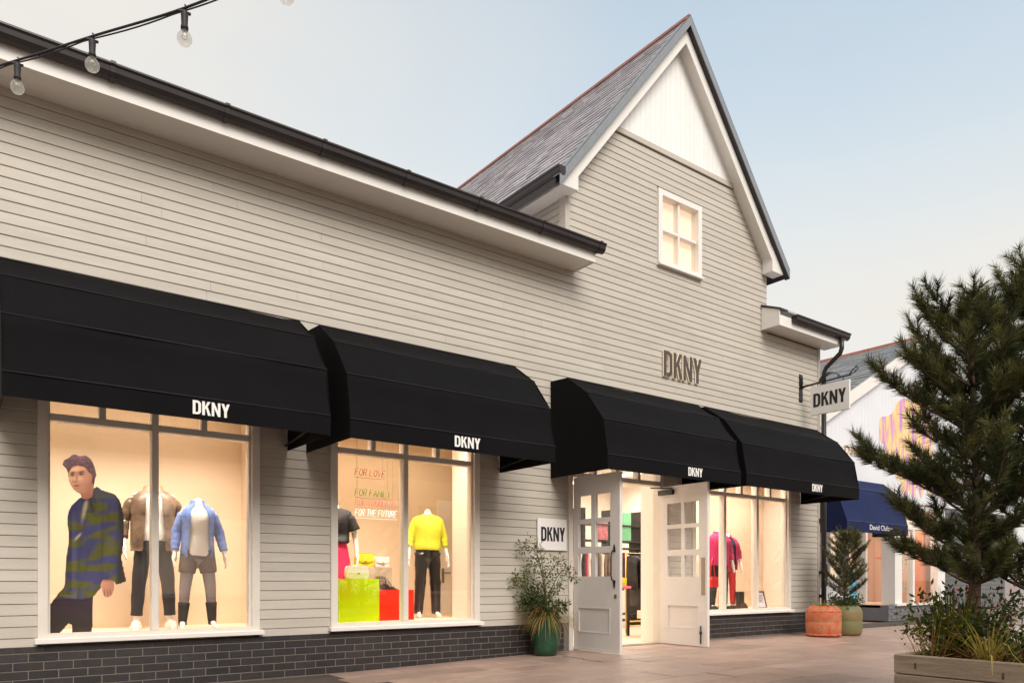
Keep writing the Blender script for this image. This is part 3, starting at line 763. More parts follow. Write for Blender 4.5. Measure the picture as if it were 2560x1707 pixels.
nw.box(xl, 17.3, 1.85, 1.95, 0, 2.75)                     # recessed entrance wall
nw.box(13.2, 17.8, NY+.15, 1.85, 2.75, 2.82)
nw.box(20.15, 20.3, NY+.16, 6, 0, 2.74)
nw = nw.build('wall', M['nwhite'], nb)
xx = 13.0
while xx < 20.1:       # vertical weatherboards on the white gable
    a, b = xx+.001, xx+.149; za = NZ-.14-abs(a-NC)*NS; zb_ = NZ-.14-abs(b-NC)*NS
    MB().prism([(a, 2.76), (b, 2.76), (b, zb_), (a, za)], NY-.012, NY-.001, 'y').build('vertical_board', M['nwhite'], nw); xx += .15
rf = MB()
for s_ in (-1, 1):
    h = NC - xl + .3
    q = [(NC, NZ), (NC+s_*h, NZ-h*NS), (NC+s_*h, NZ-h*NS-.09), (NC, NZ-.09)]
    rf.prism(q if s_ > 0 else q[::-1], NY-.12, NY+9, 'y')
rf = rf.build('roof', M['verge'], nb)
sm2 = MB(); dn2 = Vector((-1, 0, -NS)).normalized(); nn2 = Vector((-NS, 0, 1)).normalized(); A = Vector((NC, 0, NZ+.002))
for r in range(27):
    t0, t1 = r*.24, r*.24+.29; yy = NY-.12-(.15 if r % 2 else 0)
    while yy < NY+8:
        ya, yb = max(NY-.12, yy+.004), yy+.296
        p = [A+dn2*t0+nn2*.001, A+dn2*t1+nn2*(.012+random.random()*.008), A+dn2*t1+nn2*.002]
        sm2.add([(q.x, ya, q.z) for q in p]+[(q.x, yb, q.z) for q in p], [(0, 3, 4, 1), (1, 4, 5, 2), (0, 1, 2), (3, 5, 4)]); yy += .3
sm2.build('slate', M['nslate'], rf, kind='stuff')
yy = NY-.13
while yy < NY+8.5:
    MB().prism([(NC-.12, NZ-.05), (NC-.03, NZ+.05), (NC+.03, NZ+.05), (NC+.12, NZ-.05), (NC, NZ+.02)], yy, yy+.44, 'y').build('ridge_tile', M['ridge'], rf); yy += .45
for s_ in (-1, 1):
    h = 5.9
    q = [(NC, NZ-.03), (NC+s_*h, NZ-.03-h*NS), (NC+s_*h, NZ-.30-h*NS), (NC, NZ-.30)]
    MB().prism(q if s_ > 0 else q[::-1], NY-.15, NY-.122, 'y').build('bargeboard', M['white'], nb)
    q = [(NC, NZ-.20), (NC+s_*h, NZ-.20-h*NS), (NC+s_*h, NZ-.22-h*NS), (NC, NZ-.22)]
    MB().prism(q if s_ > 0 else q[::-1], NY-.121, NY-.013, 'y').build('verge_lining', M['white'], nb)
# bay with display windows
pb = MB(); pb.box(17.3, 20.15, NY-.03, NY+.15, 0, .36); pb.box(17.3, 17.9, NY+.15, 1.85, 0, .36); pb.box(13.0, 17.3, 1.80, 1.85, 0, .36)
pb = pb.build('plinth', M['stone'], nb)
bm2 = brick_mesh(.215, .065, .014); bm2.materials.clear(); bm2.materials.append(M['stone2'])
for r in range(4):
    for c in range(12): inst('brick', bm2, pb, (17.42 + c*.225 + (.11 if r % 2 else 0), NY-.035, .31 - r*.078))
fr = MB(); z0, z1 = .37, 2.70
fr.box(17.62, 17.95, NY-.02, NY+.15, z0, z1); fr.box(19.75, 20.15, NY-.02, NY+.15, z0, z1); fr.box(17.95, 19.75, NY-.018, NY+.13, 2.6, z1)
fr.box(17.62, 17.70, NY+.151, 1.30-.05, z0, z1); fr.box(17.62, 17.70, 1.62, 1.85, z0, z1)
fr = fr.build('shopfront_frame', M['white'], nb)
MB().box(17.55, 20.2, NY-.10, NY-.021, .345, .395).build('sill', M['white'], fr)
MB().box(18.48, 18.58, NY-.015, NY+.12, z0, 2.6).build('mullion', M['white'], fr)
for a, b in ((17.95, 18.48), (18.58, 19.75)):
    MB().box(a, b, NY-.012, NY+.1, 2.13, 2.2).build('transom', M['white'], fr)
    for c, d in ((.395, 2.13), (2.2, 2.6)): MB().box(a, b, NY+.05, NY+.058, c, d).build('pane', M['glass'], fr)
MB().box(17.655, 17.663, 1.25, 1.62, z0, z1).build('pane', M['glass'], fr)
M['ninside'] = mat('taupe_shop_interior', S(186, 158, 138), .8)
MB().box(17.72, 20.14, 2.9, 3.0, 0, 2.75).build('interior_wall', M['ninside'], nb)
MB().box(17.3, 20.14, NY+.16, 3.0, .30, .365).build('interior_floor', M['ninside'], nb)
MB().box(20.05, 20.14, NY+.16, 2.9, .37, 2.74).build('interior_wall', M['ninside'], nb)
MB().box(17.3, 20.14, NY+.16, 3.0, 2.74, 2.75).build('interior_ceiling', M['ninside'], nb)
area('neighbour_light', (18.7, 1.7, 2.7), 1.6, .8, 34, (1, .82, .66))
# printed display panels inside its windows
M['palm'] = mat('black_and_white_leaf_print', S(236, 230, 220), .6); 
_nt = M['palm'].node_tree; _w = _nt.nodes.new('ShaderNodeTexWave'); _w.inputs['Scale'].default_value = 7; _w.inputs['Distortion'].default_value = 4; _w.inputs['Detail'].default_value = 1.5
_g = _nt.nodes.new('ShaderNodeNewGeometry'); _r = _nt.nodes.new('ShaderNodeValToRGB'); _r.color_ramp.elements[0].position = .42; _r.color_ramp.elements[1].position = .5
_r.color_ramp.elements[0].color = (*S(50, 44, 40), 1); _r.color_ramp.elements[1].color = (*S(238, 226, 206), 1)
_nt.links.new(_g.outputs['Position'], _w.inputs['Vector']); _nt.links.new(_w.outputs['Fac'], _r.inputs[0]); _nt.links.new(_r.outputs[0], _nt.nodes['Principled BSDF'].inputs['Base Color'])
lp = MB()
for (cx, cz, n, L_) in ((18.22, .62, 9, .42), (18.30, 1.25, 9, .46), (18.15, 1.0, 7, .35), (18.9, 2.35, 7, .35)):
    for k in range(n):
        a = R(20 + 140*k/(n-1)); lp.prism([(cx, cz), (cx+math.cos(a-.10)*L_*.6, cz+math.sin(a-.10)*L_*.6), (cx+math.cos(a)*L_, cz+math.sin(a)*L_), (cx+math.cos(a+.10)*L_*.6, cz+math.sin(a+.10)*L_*.6)], NY+.16+.002*k, NY+.161+.002*k, 'y')
lp.build('leaf_cutout_display', M['palm'], label='black and white palm leaf cutouts in the neighbouring shop window', cat='display')
M['screen'] = mat('blue_glow_panel', S(120, 190, 205), .5, emit=S(110, 190, 210), estr=.35)
MB().cbox(17.78, 17.84, 1.75, 2.4, .37, 1.15, .01).build('display_plinth', M['screen'], label='pale turquoise display block inside the narrow side window next door', cat='display')
M['peach'] = mat('peach_panel', S(240, 190, 150), .6, emit=(1, .62, .38), estr=.35)
MB().cbox(17.86, 17.92, 1.9, 2.7, .9, 2.6, .01).build('glowing_block', M['peach'], label='glowing peach panel inside the narrow side window next door', cat='display')
dv = empty('display_stand', (19.3, 1.7, .37), 'orange wooden shelf stand in the right hand window next door', 'shelf')
M['orange_wood'] = mat('orange_wood', S(196, 120, 70), .5)
MB().box(18.25, 18.29, 1.5, 1.54, .37, 1.45).build('post', M['orange_wood'], dv); MB().box(18.6, 18.64, 1.5, 1.54, .37, 1.45).build('post', M['orange_wood'], dv); MB().box(18.2, 18.7, 1.45, 1.7, 1.45, 1.49).build('shelf', M['orange_wood'], dv); MB().box(19.6, 19.7, 1.2, 1.5, .37, 2.2).build('side_panel', M['orange_wood'], dv)
# entrance doors of the neighbour
nd = empty('glazed_double_door', (15.9, 1.79, 0), 'white double door with lit panes under the navy awning', 'door')
for x0_ in (15.05, 16.0):
    lf = MB()
    for (a, b, c, d) in ((0, .93, 0, .95), (0, .93, 2.0, 2.2), (0, .3, .95, 2.0), (.62, .93, .95, 2.0), (.3, .62, 1.45, 1.5)): lf.box(x0_+a, x0_+b, 1.75, 1.795, c, d)
    lf = lf.build('door_leaf', M['nwhite'], nd)
    MB().box(x0_+.3, x0_+.62, 1.77, 1.776, .95, 1.45).build('pane', M['blind'], lf); MB().box(x0_+.3, x0_+.62, 1.77, 1.776, 1.5, 2.0).build('pane', M['blind'], lf)
    hx_ = x0_ + (.86 if x0_ < 15.5 else .07)
    MB().tube([(hx_, 1.745, 1.32), (hx_, 1.70, 1.28), (hx_, 1.70, .82), (hx_, 1.745, .78)], .016, 8).build('handle', M['iron'], lf)
# navy awning with its lettering
NP = [(NY-.02, 3.05), (NY-.28, 3.03), (NY-.55, 2.80), (NY-.80, 2.10), (NY-.80, 1.89)]
na = awning(14.15, 16.6, 'navy blue awning lettered David Clulow on the white shop next door', None, mf='navy', ms='navyseam', prof=NP); na.pop('group')
def text_mesh(txt, size, name, m, parent, org, ext=.002, rot=(R(90), 0, 0), width=None, shear=0, off=0, label=None, cat=None):
    cu = bpy.data.curves.new(name, 'FONT'); cu.body = txt; cu.size = size; cu.extrude = ext; cu.shear = shear; cu.offset = off; cu.resolution_u = 3
    o = bpy.data.objects.new(name, cu); COL.objects.link(o)
    bpy.context.view_layer.update()
    me = bpy.data.meshes.new_from_object(o.evaluated_get(bpy.context.evaluated_depsgraph_get()))
    bpy.data.objects.remove(o)
    xs = [v.co.x for v in me.vertices]; wd = max(xs)-min(xs)
    k = width/wd if width else 1
    for v in me.vertices: v.co.x = (v.co.x - min(xs))*k
    me.materials.clear(); me.materials.append(m)
    o = bpy.data.objects.new(name, me); link(o, parent, org); o.rotation_euler = rot
    if label: tag(o, label, cat)
    return o
text_mesh('David Clulow', .15, 'lettering', M['print'], na, (15.0, NY-.806, 1.955), width=.92)
M['goldtext'] = mat('gold_letters', S(216, 182, 140), .4, metal=.2)
text_mesh('David Clulow', .27, 'gold_lettering', M['goldtext'], None, (15.45, NY-.03, 3.64), ext=.012, width=1.65, off=-.006, label='gold raised David Clulow lettering on the white gable wall', cat='sign')
# painted mural with drips
def drip(pts, name='mural'): return MB().prism(pts, NY-.0165, NY-.0125, 'y')
M['mural'] = mat('mural_paint', S(214, 160, 90), .6)
_nt = M['mural'].node_tree; _g = _nt.nodes.new('ShaderNodeNewGeometry'); _m = _nt.nodes.new('ShaderNodeMapping'); _m.inputs['Scale'].default_value = (7, 1, .9)
_n = _nt.nodes.new('ShaderNodeTexNoise'); _n.inputs['Scale'].default_value = 1.0; _n.inputs['Detail'].default_value = 3; _n.inputs['Distortion'].default_value = .6
_r = _nt.nodes.new('ShaderNodeValToRGB'); _r.color_ramp.elements[0].color = (*S(196, 146, 204), 1); _r.color_ramp.elements[1].color = (*S(236, 184, 152), 1)
_r.color_ramp.elements[0].position = .36; _r.color_ramp.elements[1].position = .64
for p_, c_ in ((.44, S(220, 156, 208)), (.50, S(238, 200, 124)), (.57, S(240, 220, 160))):
    e_ = _r.color_ramp.elements.new(p_); e_.color = (*c_, 1)
_nt.links.new(_g.outputs['Position'], _m.inputs[0]); _nt.links.new(_m.outputs[0], _n.inputs['Vector']); _nt.links.new(_n.outputs['Fac'], _r.inputs[0]); _nt.links.new(_r.outputs[0], _nt.nodes['Principled BSDF'].inputs['Base Color'])
top = [(16.9, 4.45), (17.0, 4.62), (17.25, 4.66), (17.5, 4.75), (17.75, 5.05), (18.05, 5.2), (18.4, 5.15), (18.8, 5.3), (19.2, 5.1), (19.5, 4.9)]
bot = [(19.5, 3.3), (19.3, 2.95), (19.1, 3.2), (18.9, 2.85), (18.7, 3.2), (18.5, 2.8), (18.3, 3.1), (18.1, 2.78), (17.95, 3.0), (17.85, 3.35), (17.7, 3.2), (17.62, 3.7), (17.5, 3.5), (17.4, 3.9), (17.25, 3.65), (17.15, 4.0), (17.0, 4.05)]
mu = MB(); n_ = 26
def zint(tab, x):
    tab = sorted(tab)
    for (xa, za), (xb, zb_) in zip(tab, tab[1:]):
        if xa <= x <= xb: return za + (zb_-za)*(x-xa)/(xb-xa)
    return tab[0][1] if x < tab[0][0] else tab[-1][1]
for k in range(40):
    a = 16.92 + k*.0645; b = a + .0645
    mu.add([(a, NY-.0145, zint(bot, a)), (b, NY-.0145, zint(bot, b)), (b, NY-.0145, zint(top, b)), (a, NY-.0145, zint(top, a))], [(0, 1, 2, 3)])
mu.build('mural', M['mural'], label='orange and purple dripping paint mural on the white gable wall', cat='mural')
# grey building further along the street
M['greybuild'] = mat('dark_grey_cladding', S(104, 106, 106), .7, var=.06, vscale=3)
gb = empty('grey_building', (24, 4, 0), 'dark grey clad building beyond the white shop, behind the pine', 'building')
gw_ = MB().box(20.31, 30, 3.2, 9, 0, 4.2).build('wall', M['greybuild'], gb)
for k in range(28): MB().box(20.31, 30, 3.172, 3.199, .02+k*.15, .158+k*.15).build('board', M['greybuild'], gw_)
MB().prism([(3.0, 4.2), (9.2, 4.2), (6.1, 6.4)], 20.3, 30.2, 'x').build('roof', M['nslate'], gb)

# ------------------------------------------------------------------ mannequins
def skin_mesh(nodes, edges, xf, sc_):
    me = bpy.data.meshes.new('tmp'); me.from_pydata([xf @ Vector(p) for p, r in nodes], edges, [])
    o = bpy.data.objects.new('tmp', me); COL.objects.link(o)
    md = o.modifiers.new('skin', 'SKIN'); md.use_smooth_shade = True
    sv = me.skin_vertices[0].data
    for i, (p, r) in enumerate(nodes):
        rr = r if isinstance(r, tuple) else (r, r); sv[i].radius = (rr[0]*sc_, rr[1]*sc_)
    sv[0].use_root = True
    o.modifiers.new('sub', 'SUBSURF').levels = 1
    bpy.context.view_layer.update()
    out = bpy.data.meshes.new_from_object(o.evaluated_get(bpy.context.evaluated_depsgraph_get()))
    bpy.data.objects.remove(o); bpy.data.meshes.remove(me)
    return out
def put_mesh(me, name, m, parent):
    c = sum((v.co for v in me.vertices), Vector())/max(1, len(me.vertices))
    for v in me.vertices: v.co -= c
    me.materials.clear(); me.materials.append(m)
    for p in me.polygons: p.use_smooth = True
    o = bpy.data.objects.new(name, me); return link(o, parent, c)
def mannequin(loc, s_, yaw, label, clothes, armL=None, armR=None, shoes=None, wide=1.0, step=0.0, stance=1.0):
    xf = Matrix.Translation(loc) @ Matrix.Rotation(yaw, 4, 'Z') @ Matrix.Scale(s_, 4)
    root = empty('mannequin', loc, label, 'mannequin', 'display mannequins')
    J = {}
    J['sh'] = .185*wide
    N = [((0, 0, .95), .135), ((0, .0, 1.12), .115), ((0, .0, 1.28), .135), ((0, .005, 1.385), .085), ((0, -.005, 1.44), .05), ((0, -.012, 1.515), .047)]
    E_ = [(0, 1), (1, 2), (2, 3), (3, 4), (4, 5)]
    arms = {}
    for sd, arm in ((-1, armL), (1, armR)):
        a = arm or [(.172, .005, 1.325), (.245, .03, 1.11), (.275, -.02, .89), (.285, -.04, .80)]
        a = [(sd*p[0]*wide, p[1], p[2]) for p in a]; arms[sd] = a
        b = len(N)
        N += [(a[0], .048), (a[1], .040), (a[2], .028), (a[3], (.034, .022))]
        E_ += [(3, b), (b, b+1), (b+1, b+2), (b+2, b+3)]
        d = (Vector(a[3]) - Vector(a[2])).normalized(); fwd = Vector((0, -1, 0))
        for k in range(4):      # fingers
            base = Vector(a[3]) + fwd*((k-1.5)*-.019) + d*.02
            i0 = len(N); ln_ = [.065, .078, .074, .058][k]
            N += [(tuple(base + d*.02), .0105), (tuple(base + d*(.02+ln_*.55) + Vector((-sd*.006, 0, 0))), .0095), (tuple(base + d*(.015+ln_) + Vector((-sd*.018, 0, 0))), .008)]
            E_ += [(b+3, i0), (i0, i0+1), (i0+1, i0+2)]
        i0 = len(N); t0 = Vector(a[2]) + d*.03
        N += [(tuple(t0 + fwd*.035 + d*.02), .011), (tuple(t0 + fwd*.05 + d*.055), .009)]
        E_ += [(b+2, i0), (i0, i0+1)]
    legs = {}
    for sd in (-1, 1):
        st = step*sd
        l = [(sd*.085, 0, .86), (sd*.108*stance, -.015 + st*.5, .49), (sd*.128*stance, .02 + st, .085), (sd*.138*stance, -.07 + st, .035), (sd*.148*stance, -.15 + st, .025)]
        legs[sd] = l; b = len(N)
        N += [(l[0], .085), (l[1], .057), (l[2], .036), (l[3], (.036, .03)), (l[4], (.03, .02))]
        E_ += [(0, b), (b, b+1), (b+1, b+2), (b+2, b+3), (b+3, b+4)]
    put_mesh(skin_mesh(N, E_, xf, s_), 'body', M['mannequin'], root)
    seed = loc[0]*7.3
    def wr(p, amp, sc2=9):
        return 1 + amp*noise.noise(Vector((p[0]*sc2, p[1]*sc2 + seed, p[2]*sc2*1.6)))
    def torso(rings, gap=0, amp=.05, n=28):
        mb = MB(); out = []
        for (z, rx, ry, cy) in rings:
            rr = []
            g = gap(z) if callable(gap) else gap
            m_ = n if not g else n+1
            for k in range(m_):
                a = (-math.pi/2 + g) + (2*math.pi - 2*g)*k/n
                q = (math.cos(a)*rx*wide, cy + math.sin(a)*ry, z); f_ = wr(q, amp)
                rr.append(xf @ Vector((q[0]*f_, cy + (q[1]-cy)*f_, z + .01*noise.noise(Vector((a*2, z*5, seed))))))
            out.append(rr)
        fine_ = []
        mb.loft(out, not gap, False, 0, True); return mb
    def limb(mb, pts, rs, amp=.08, sub=7, n=14):
        P_ = [Vector(p) for p in pts]; path = []; rad = []
        for i in range(len(P_)-1):
            for k in range(sub):
                t = k/sub; path.append(P_[i].lerp(P_[i+1], t)); rad.append(rs[i]*(1-t) + rs[i+1]*t)
        path.append(P_[-1]); rad.append(rs[-1])
        rad = [r*(1 + amp*noise.noise(Vector((i*1.1, seed, r*3)))*1.4) for i, r in enumerate(rad)]
        path = [xf @ p for p in path]; mb.tube(path, [r*s_ for r in rad], n)
    for c in clothes:
        kind, m, nm = c[0], c[1], c[2]; opt = c[3] if len(c) > 3 else {}
        hem = opt.get('hem', .92)
        if kind == 'top':       # closed tee, sweater or coat body; optional sleeves
            k_ = opt.get('k', 1.0)
            mb = torso([(hem, .168*k_, .118*k_, 0), (hem+.03, .180*k_, .128*k_, 0), (1.02, .172*k_, .122*k_, 0), (1.12, .170*k_, .120*k_, -.003), (1.22, .185*k_, .132*k_, -.008), (1.30, .198*k_, .130*k_, -.006), (1.35, .212*k_, .110*k_, 0), (1.39, .185*k_, .092*k_, .004), (1.415, .135*k_, .082*k_, .004), (1.43, .085, .075, 0), (1.438, .066, .064, -.004)], 0, opt.get('amp', .05))
        elif kind == 'open':    # jacket open down the front
            k_ = opt.get('k', 1.12); g0 = opt.get('gap', .42)
            mb = torso([(hem, .180*k_, .128*k_, 0), (hem+.045, .180*k_, .128*k_, 0), (hem+.06, .187*k_, .135*k_, 0), (hem+.14, .183*k_, .132*k_, 0), (1.10, .180*k_, .130*k_, 0), (1.16, .182*k_, .130*k_, -.003), (1.22, .187*k_, .132*k_, -.004), (1.28, .192*k_, .130*k_, -.004), (1.33, .193*k_, .118*k_, 0), (1.37, .178*k_, .102*k_, .004), (1.41, .135*k_, .09*k_, .006), (1.43, .09*k_, .082*k_, .010), (1.475, .085, .078, .014)], lambda z: g0*(1.25 - .45*(z-hem)/.5), opt.get('amp', .07), 30)
        elif kind == 'legs':
            mb = torso([(.70, .001, .001, 0), (.80, .13, .105, 0), (.86, .165, .12, 0), (.93, .168, .118, 0), (1.0, .15, .108, 0), (1.03, .146, .105, 0)], 0, .02)
            bot_ = opt.get('bottom', .12); w_ = opt.get('w', 1.0)
            for sd in (-1, 1):
                l = legs[sd]; kn, an = Vector(l[1]), Vector(l[2])
                t = (kn.z - bot_)/(kn.z - an.z); end = kn.lerp(an, t)
                limb(mb, [(l[0][0], 0, .90), kn, end], [.098*w_, .076*w_, opt.get('cuff', .062)*w_], opt.get('amp', .09))
        elif kind == 'shorts':
            mb = torso([(.72, .001, .001, 0), (.80, .13, .105, 0), (.86, .165, .12, 0), (.93, .165, .116, 0), (1.02, .146, .105, 0)], 0, .02)
            for sd in (-1, 1):
                l = legs[sd]; kn = Vector(l[1]); top_ = Vector((l[0][0], 0, .90)); limb(mb, [top_, top_.lerp(kn, .62)], [.10, .092], .06)
        elif kind == 'socks':
            mb = MB()
            for sd in (-1, 1):
                l = legs[sd]; kn, an = Vector(l[1]), Vector(l[2]); limb(mb, [kn.lerp(an, opt.get('t0', .46)), an, an + Vector((0, -.01, -.03))], [.064, .046, .045], .02)
        elif kind == 'skirt':
            mb = torso([(opt.get('bottom', .35), .24, .19, 0), (.5, .225, .175, 0), (.7, .20, .15, 0), (.88, .17, .125, 0), (1.0, .15, .11, 0), (1.05, .143, .104, 0)], 0, .09)
        elif kind == 'shoes':
            mb = MB()
            for sd in (-1, 1):
                l = legs[sd]; x_, y_ = l[2][0], l[2][1]
                for (zz0, zz1, g) in ((0, .03, 1.08), (.03, .075, 1.0)):
                    pr = [(x_-.05*g, y_+.05), (x_+.05*g, y_+.05), (x_+.055*g+sd*.01, y_-.10), (x_+.03+sd*.02, y_-.21*g), (x_-.03+sd*.02, y_-.21*g), (x_-.05*g+sd*.01, y_-.10)]
                    t_ = .80 if zz1 > .05 else 1
                    cx_, cy_ = x_, y_-.07
                    mb.loft([[xf @ Vector((px_, py_, zz0)) for px_, py_ in pr], [xf @ Vector((cx_+(px_-cx_)*t_, cy_+(py_-cy_)*t_, zz1)) for px_, py_ in pr]], True, True, 0, False)
                if opt.get('boot'): limb(mb, [(x_, y_, .07), (x_, y_+.005, opt['boot'])], [.055, .052], .05)
        elif kind == 'belt':
            mb = torso([(1.0, .152, .111, 0), (1.035, .150, .109, 0)], 0, 0)
        sb = MB() if opt.get('sm') else mb
        if opt.get('sleeve'):
            for sd in (-1, 1):
                a = [Vector(p) for p in arms[sd]]; e_ = opt['sleeve']; sw = opt.get('sw', 1.0)
                start = Vector((a[0].x*.80, a[0].y, a[0].z + .0))
                if e_ >= 1:
                    end = a[1].lerp(a[2], (e_-1)/1.0); limb(sb, [start, a[0].lerp(a[1], .14), a[1], end], [.040*sw, .064*sw, .062*sw, opt.get('cuff', .046)*sw], opt.get('samp', .16), 9)
                else: limb(mb, [start, a[0].lerp(a[1], .12), a[0].lerp(a[1], e_)], [.040*sw, .066*sw, .076*sw], .06)
        if opt.get('sm'): sb.build('sleeves', opt['sm'], root)
        mb.build(nm, m, root)
    return root
M['bomber'] = mat('bronze_satin', S(92, 76, 64), .3, col2=S(152, 132, 112), vscale=7, bump=1.0, bscale=9)
M['bomber2'] = mat('dark_bronze_satin', S(70, 56, 46), .3, col2=S(128, 108, 90), vscale=9, bump=1.0, bscale=12)
M['tee'] = mat('white_cotton', S(240, 236, 230), .8, bump=.8, bscale=8)
M['darkjean'] = mat('dark_denim', S(40, 38, 46), .7, var=.25, vscale=8, bump=.9, bscale=10)
M['denim'] = mat('blue_denim', S(78, 112, 196), .75, col2=S(132, 160, 216), vscale=7, bump=.9, bscale=10)
M['plaid'] = mat('brown_plaid', S(110, 92, 84), .8, col2=S(74, 66, 72), vscale=14, stretch=(4, 4, .6))
M['legging'] = mat('mauve_tights', S(128, 118, 124), .6, var=.1, vscale=10)
M['black'] = mat('black_cloth', S(30, 27, 28), .7, var=.2, vscale=14, bump=.3, bscale=18)
M['leather'] = mat('black_leather', S(30, 27, 28), .28, bump=1.0, bscale=10)
M['yellowknit'] = mat('yellow_sweatshirt', S(214, 216, 56), .8, var=.08, vscale=9, bump=1.0, bscale=8)
M['pink'] = mat('hot_pink_cloth', S(216, 40, 96), .7, var=.12, vscale=8, bump=.3, bscale=12)
M['red'] = mat('red_leather', S(206, 36, 40), .4)
M['magenta'] = mat('magenta_wool', S(206, 52, 112), .8, var=.12, vscale=8, bump=.9, bscale=9)
M['floral'] = mat('pink_white_print', S(232, 200, 206), .7, col2=S(200, 60, 100), vscale=22)
M['navycloth'] = mat('navy_cloth', S(44, 44, 66), .7, var=.2, vscale=12)
F1 = .442
mannequin((1.80, .80, F1), 1.0, R(-8), 'headless mannequin in bronze bomber jacket, white tee and dark trousers',
    [('top', M['tee'], 'tee', {'hem': .90}), ('legs', M['darkjean'], 'trousers', {'bottom': .14, 'w': .90, 'cuff': .060}), ('open', M['bomber'], 'bomber_jacket', {'hem': .80, 'k': 1.13, 'gap': .42, 'sleeve': 1.85, 'sw': 1.06, 'samp': .12, 'cuff': .04, 'sm': M['bomber2']}), ('shoes', M['tee'], 'shoes')],
    armL=[(.172, .005, 1.325), (.27, .03, 1.11), (.265, -.05, .90), (.26, -.08, .81)], wide=1.05, stance=1.25)
mannequin((2.15, .46, F1), .893, R(-6), 'headless mannequin in blue denim jacket, white tee and black knee socks',
    [('top', M['tee'], 'tee', {'hem': .84, 'k': .98}), ('shorts', M['plaid'], 'shorts'), ('legs', M['legging'], 'tights', {'bottom': .30, 'w': .84, 'amp': .02}), ('socks', M['black'], 'knee_socks'), ('open', M['denim'], 'denim_jacket', {'hem': .82, 'k': 1.10, 'gap': .62, 'sleeve': 1.95, 'sw': .96, 'samp': .09}), ],
    armR=[(.172, .005, 1.325), (.265, .03, 1.11), (.32, -.01, .89), (.335, -.02, .80)], stance=1.25, wide=.9)
mannequin((5.22, 1.02, F1), .955, R(-14), 'headless mannequin in yellow sweatshirt and black leather trousers',
    [('legs', M['leather'], 'trousers', {'bottom': .06, 'w': 1.02, 'amp': .12}), ('top', M['yellowknit'], 'sweatshirt', {'hem': .94, 'k': 1.10, 'sleeve': 1.55, 'sw': 1.0, 'amp': .06, 'samp': .1})])
mannequin((3.80, .78, F1), .945, R(-35), 'headless mannequin in black top and pink skirt at the window edge',
    [('skirt', M['pink'], 'skirt', {'bottom': .28}), ('top', M['black'], 'top', {'hem': 1.0, 'k': 1.08, 'sleeve': .8, 'sw': 1.15, 'amp': .12})])
mannequin((10.68, .52, .434), .905, R(-25), 'headless mannequin in magenta jacket with printed scarf behind the door leaf',
    [('legs', M['black'], 'trousers', {'bottom': .1, 'w': 1.0}), ('top', M['floral'], 'blouse', {'hem': 1.0}), ('open', M['magenta'], 'jacket', {'hem': .84, 'k': 1.15, 'gap': .3, 'sleeve': 1.8, 'sw': 1.1}), ('shoes', M['black'], 'shoes', {'boot': .2})])
mannequin((11.10, .66, .434), .88, R(-30), 'headless mannequin in navy top, magenta coat and red trousers',
    [('legs', M['red'], 'trousers', {'bottom': .1, 'w': .9}), ('top', M['navycloth'], 'top', {'hem': .9, 'k': 1.02}), ('open', M['magenta'], 'coat', {'hem': .78, 'k': 1.16, 'gap': .75, 'sleeve': 1.5, 'sw': 1.1}), ('shoes', M['black'], 'shoes')])

# ------------------------------------------------------------------ life-size printed cutout in the first window
M['olive'] = mat('olive_blue_print', S(84, 90, 16), .6, col2=S(58, 64, 116), vscale=3.0, stretch=(.9, 1, 2.4), vdetail=2, sharp=.12)
M['purple'] = mat('purple_black_print', S(30, 22, 26), .6, col2=S(62, 30, 66), vscale=3.0, stretch=(.5, 1, 10), vdetail=2)
M['skin'] = mat('printed_skin', S(214, 160, 130), .6, col2=S(196, 146, 138), vscale=4)
M['hair'] = mat('printed_hair', S(66, 44, 58), .6, col2=S(104, 70, 92), vscale=14)
M['lapel'] = mat('printed_dark', S(52, 48, 60), .6)
M['shirt'] = mat('printed_pale', S(176, 172, 140), .6)
PY = .40
def pxp(X, Y_):
    u, v = 100 + X*.3316, 1100 + Y_*.3316
    s_ = (u-1280)/1905.; dx, dy, dz = .6030+s_*.7977, .7977-s_*.6030, (1448-v)/1905.
    t = (7.75+PY)/dy
    return (dx*t, .95+dz*t)
def clip_flat(pts): return [pxp(*p) for p in pts]
cut = empty('printed_cutout', (1.15, PY, F1), 'life-size printed cutout of a dark-haired man in olive and blue jacket', 'cutout')
def flat(name, pts, m, lay):
    y1_ = PY - lay*.0025
    q = clip_flat(pts)
    q = [(x, max(z, F1+.002)) for x, z in q]
    n = len(q); a2 = sum(q[k][0]*q[(k+1) % n][1]-q[(k+1) % n][0]*q[k][1] for k in range(n))
    if a2 < 0: q = q[::-1]
    return MB().prism(q[::-1], y1_, y1_ + (.009 if lay == 0 else .0022), 'y').build(name, m, cut)

def chaikin(p, n=2):
    for _ in range(n):
        q = []
        for i in range(len(p)):
            (xa, ya), (xb, yb) = p[i], p[(i+1) % len(p)]
            q += [(xa*.78+xb*.22, ya*.78+yb*.22), (xa*.22+xb*.78, ya*.22+yb*.78)]
        p = q
    return p
def inside(x, y, p):
    r = False; j = len(p)-1
    for i in range(len(p)):
        if (p[i][1] > y) != (p[j][1] > y) and x < (p[j][0]-p[i][0])*(y-p[i][1])/(p[j][1]-p[i][1]) + p[i][0]: r = not r
        j = i
    return r
def mixc(a_, b_, t): t = max(0, min(1, t)); return tuple(u*(1-t)+v*t for u, v in zip(a_, b_))
def blob(x, y, cx, cy, rx, ry, rot=0):
    dx, dy = x-cx, y-cy
    if rot: c_, s_ = math.cos(rot), math.sin(rot); dx, dy = dx*c_+dy*s_, -dx*s_+dy*c_
    return math.exp(-((dx/rx)**2 + (dy/ry)**2))
def nz(x, y, sx, sy, o=0): return noise.noise(Vector((x/sx, y/sy, o)))
M['print_photo'] = mat('printed_photo', (.5, .5, .5), .55)
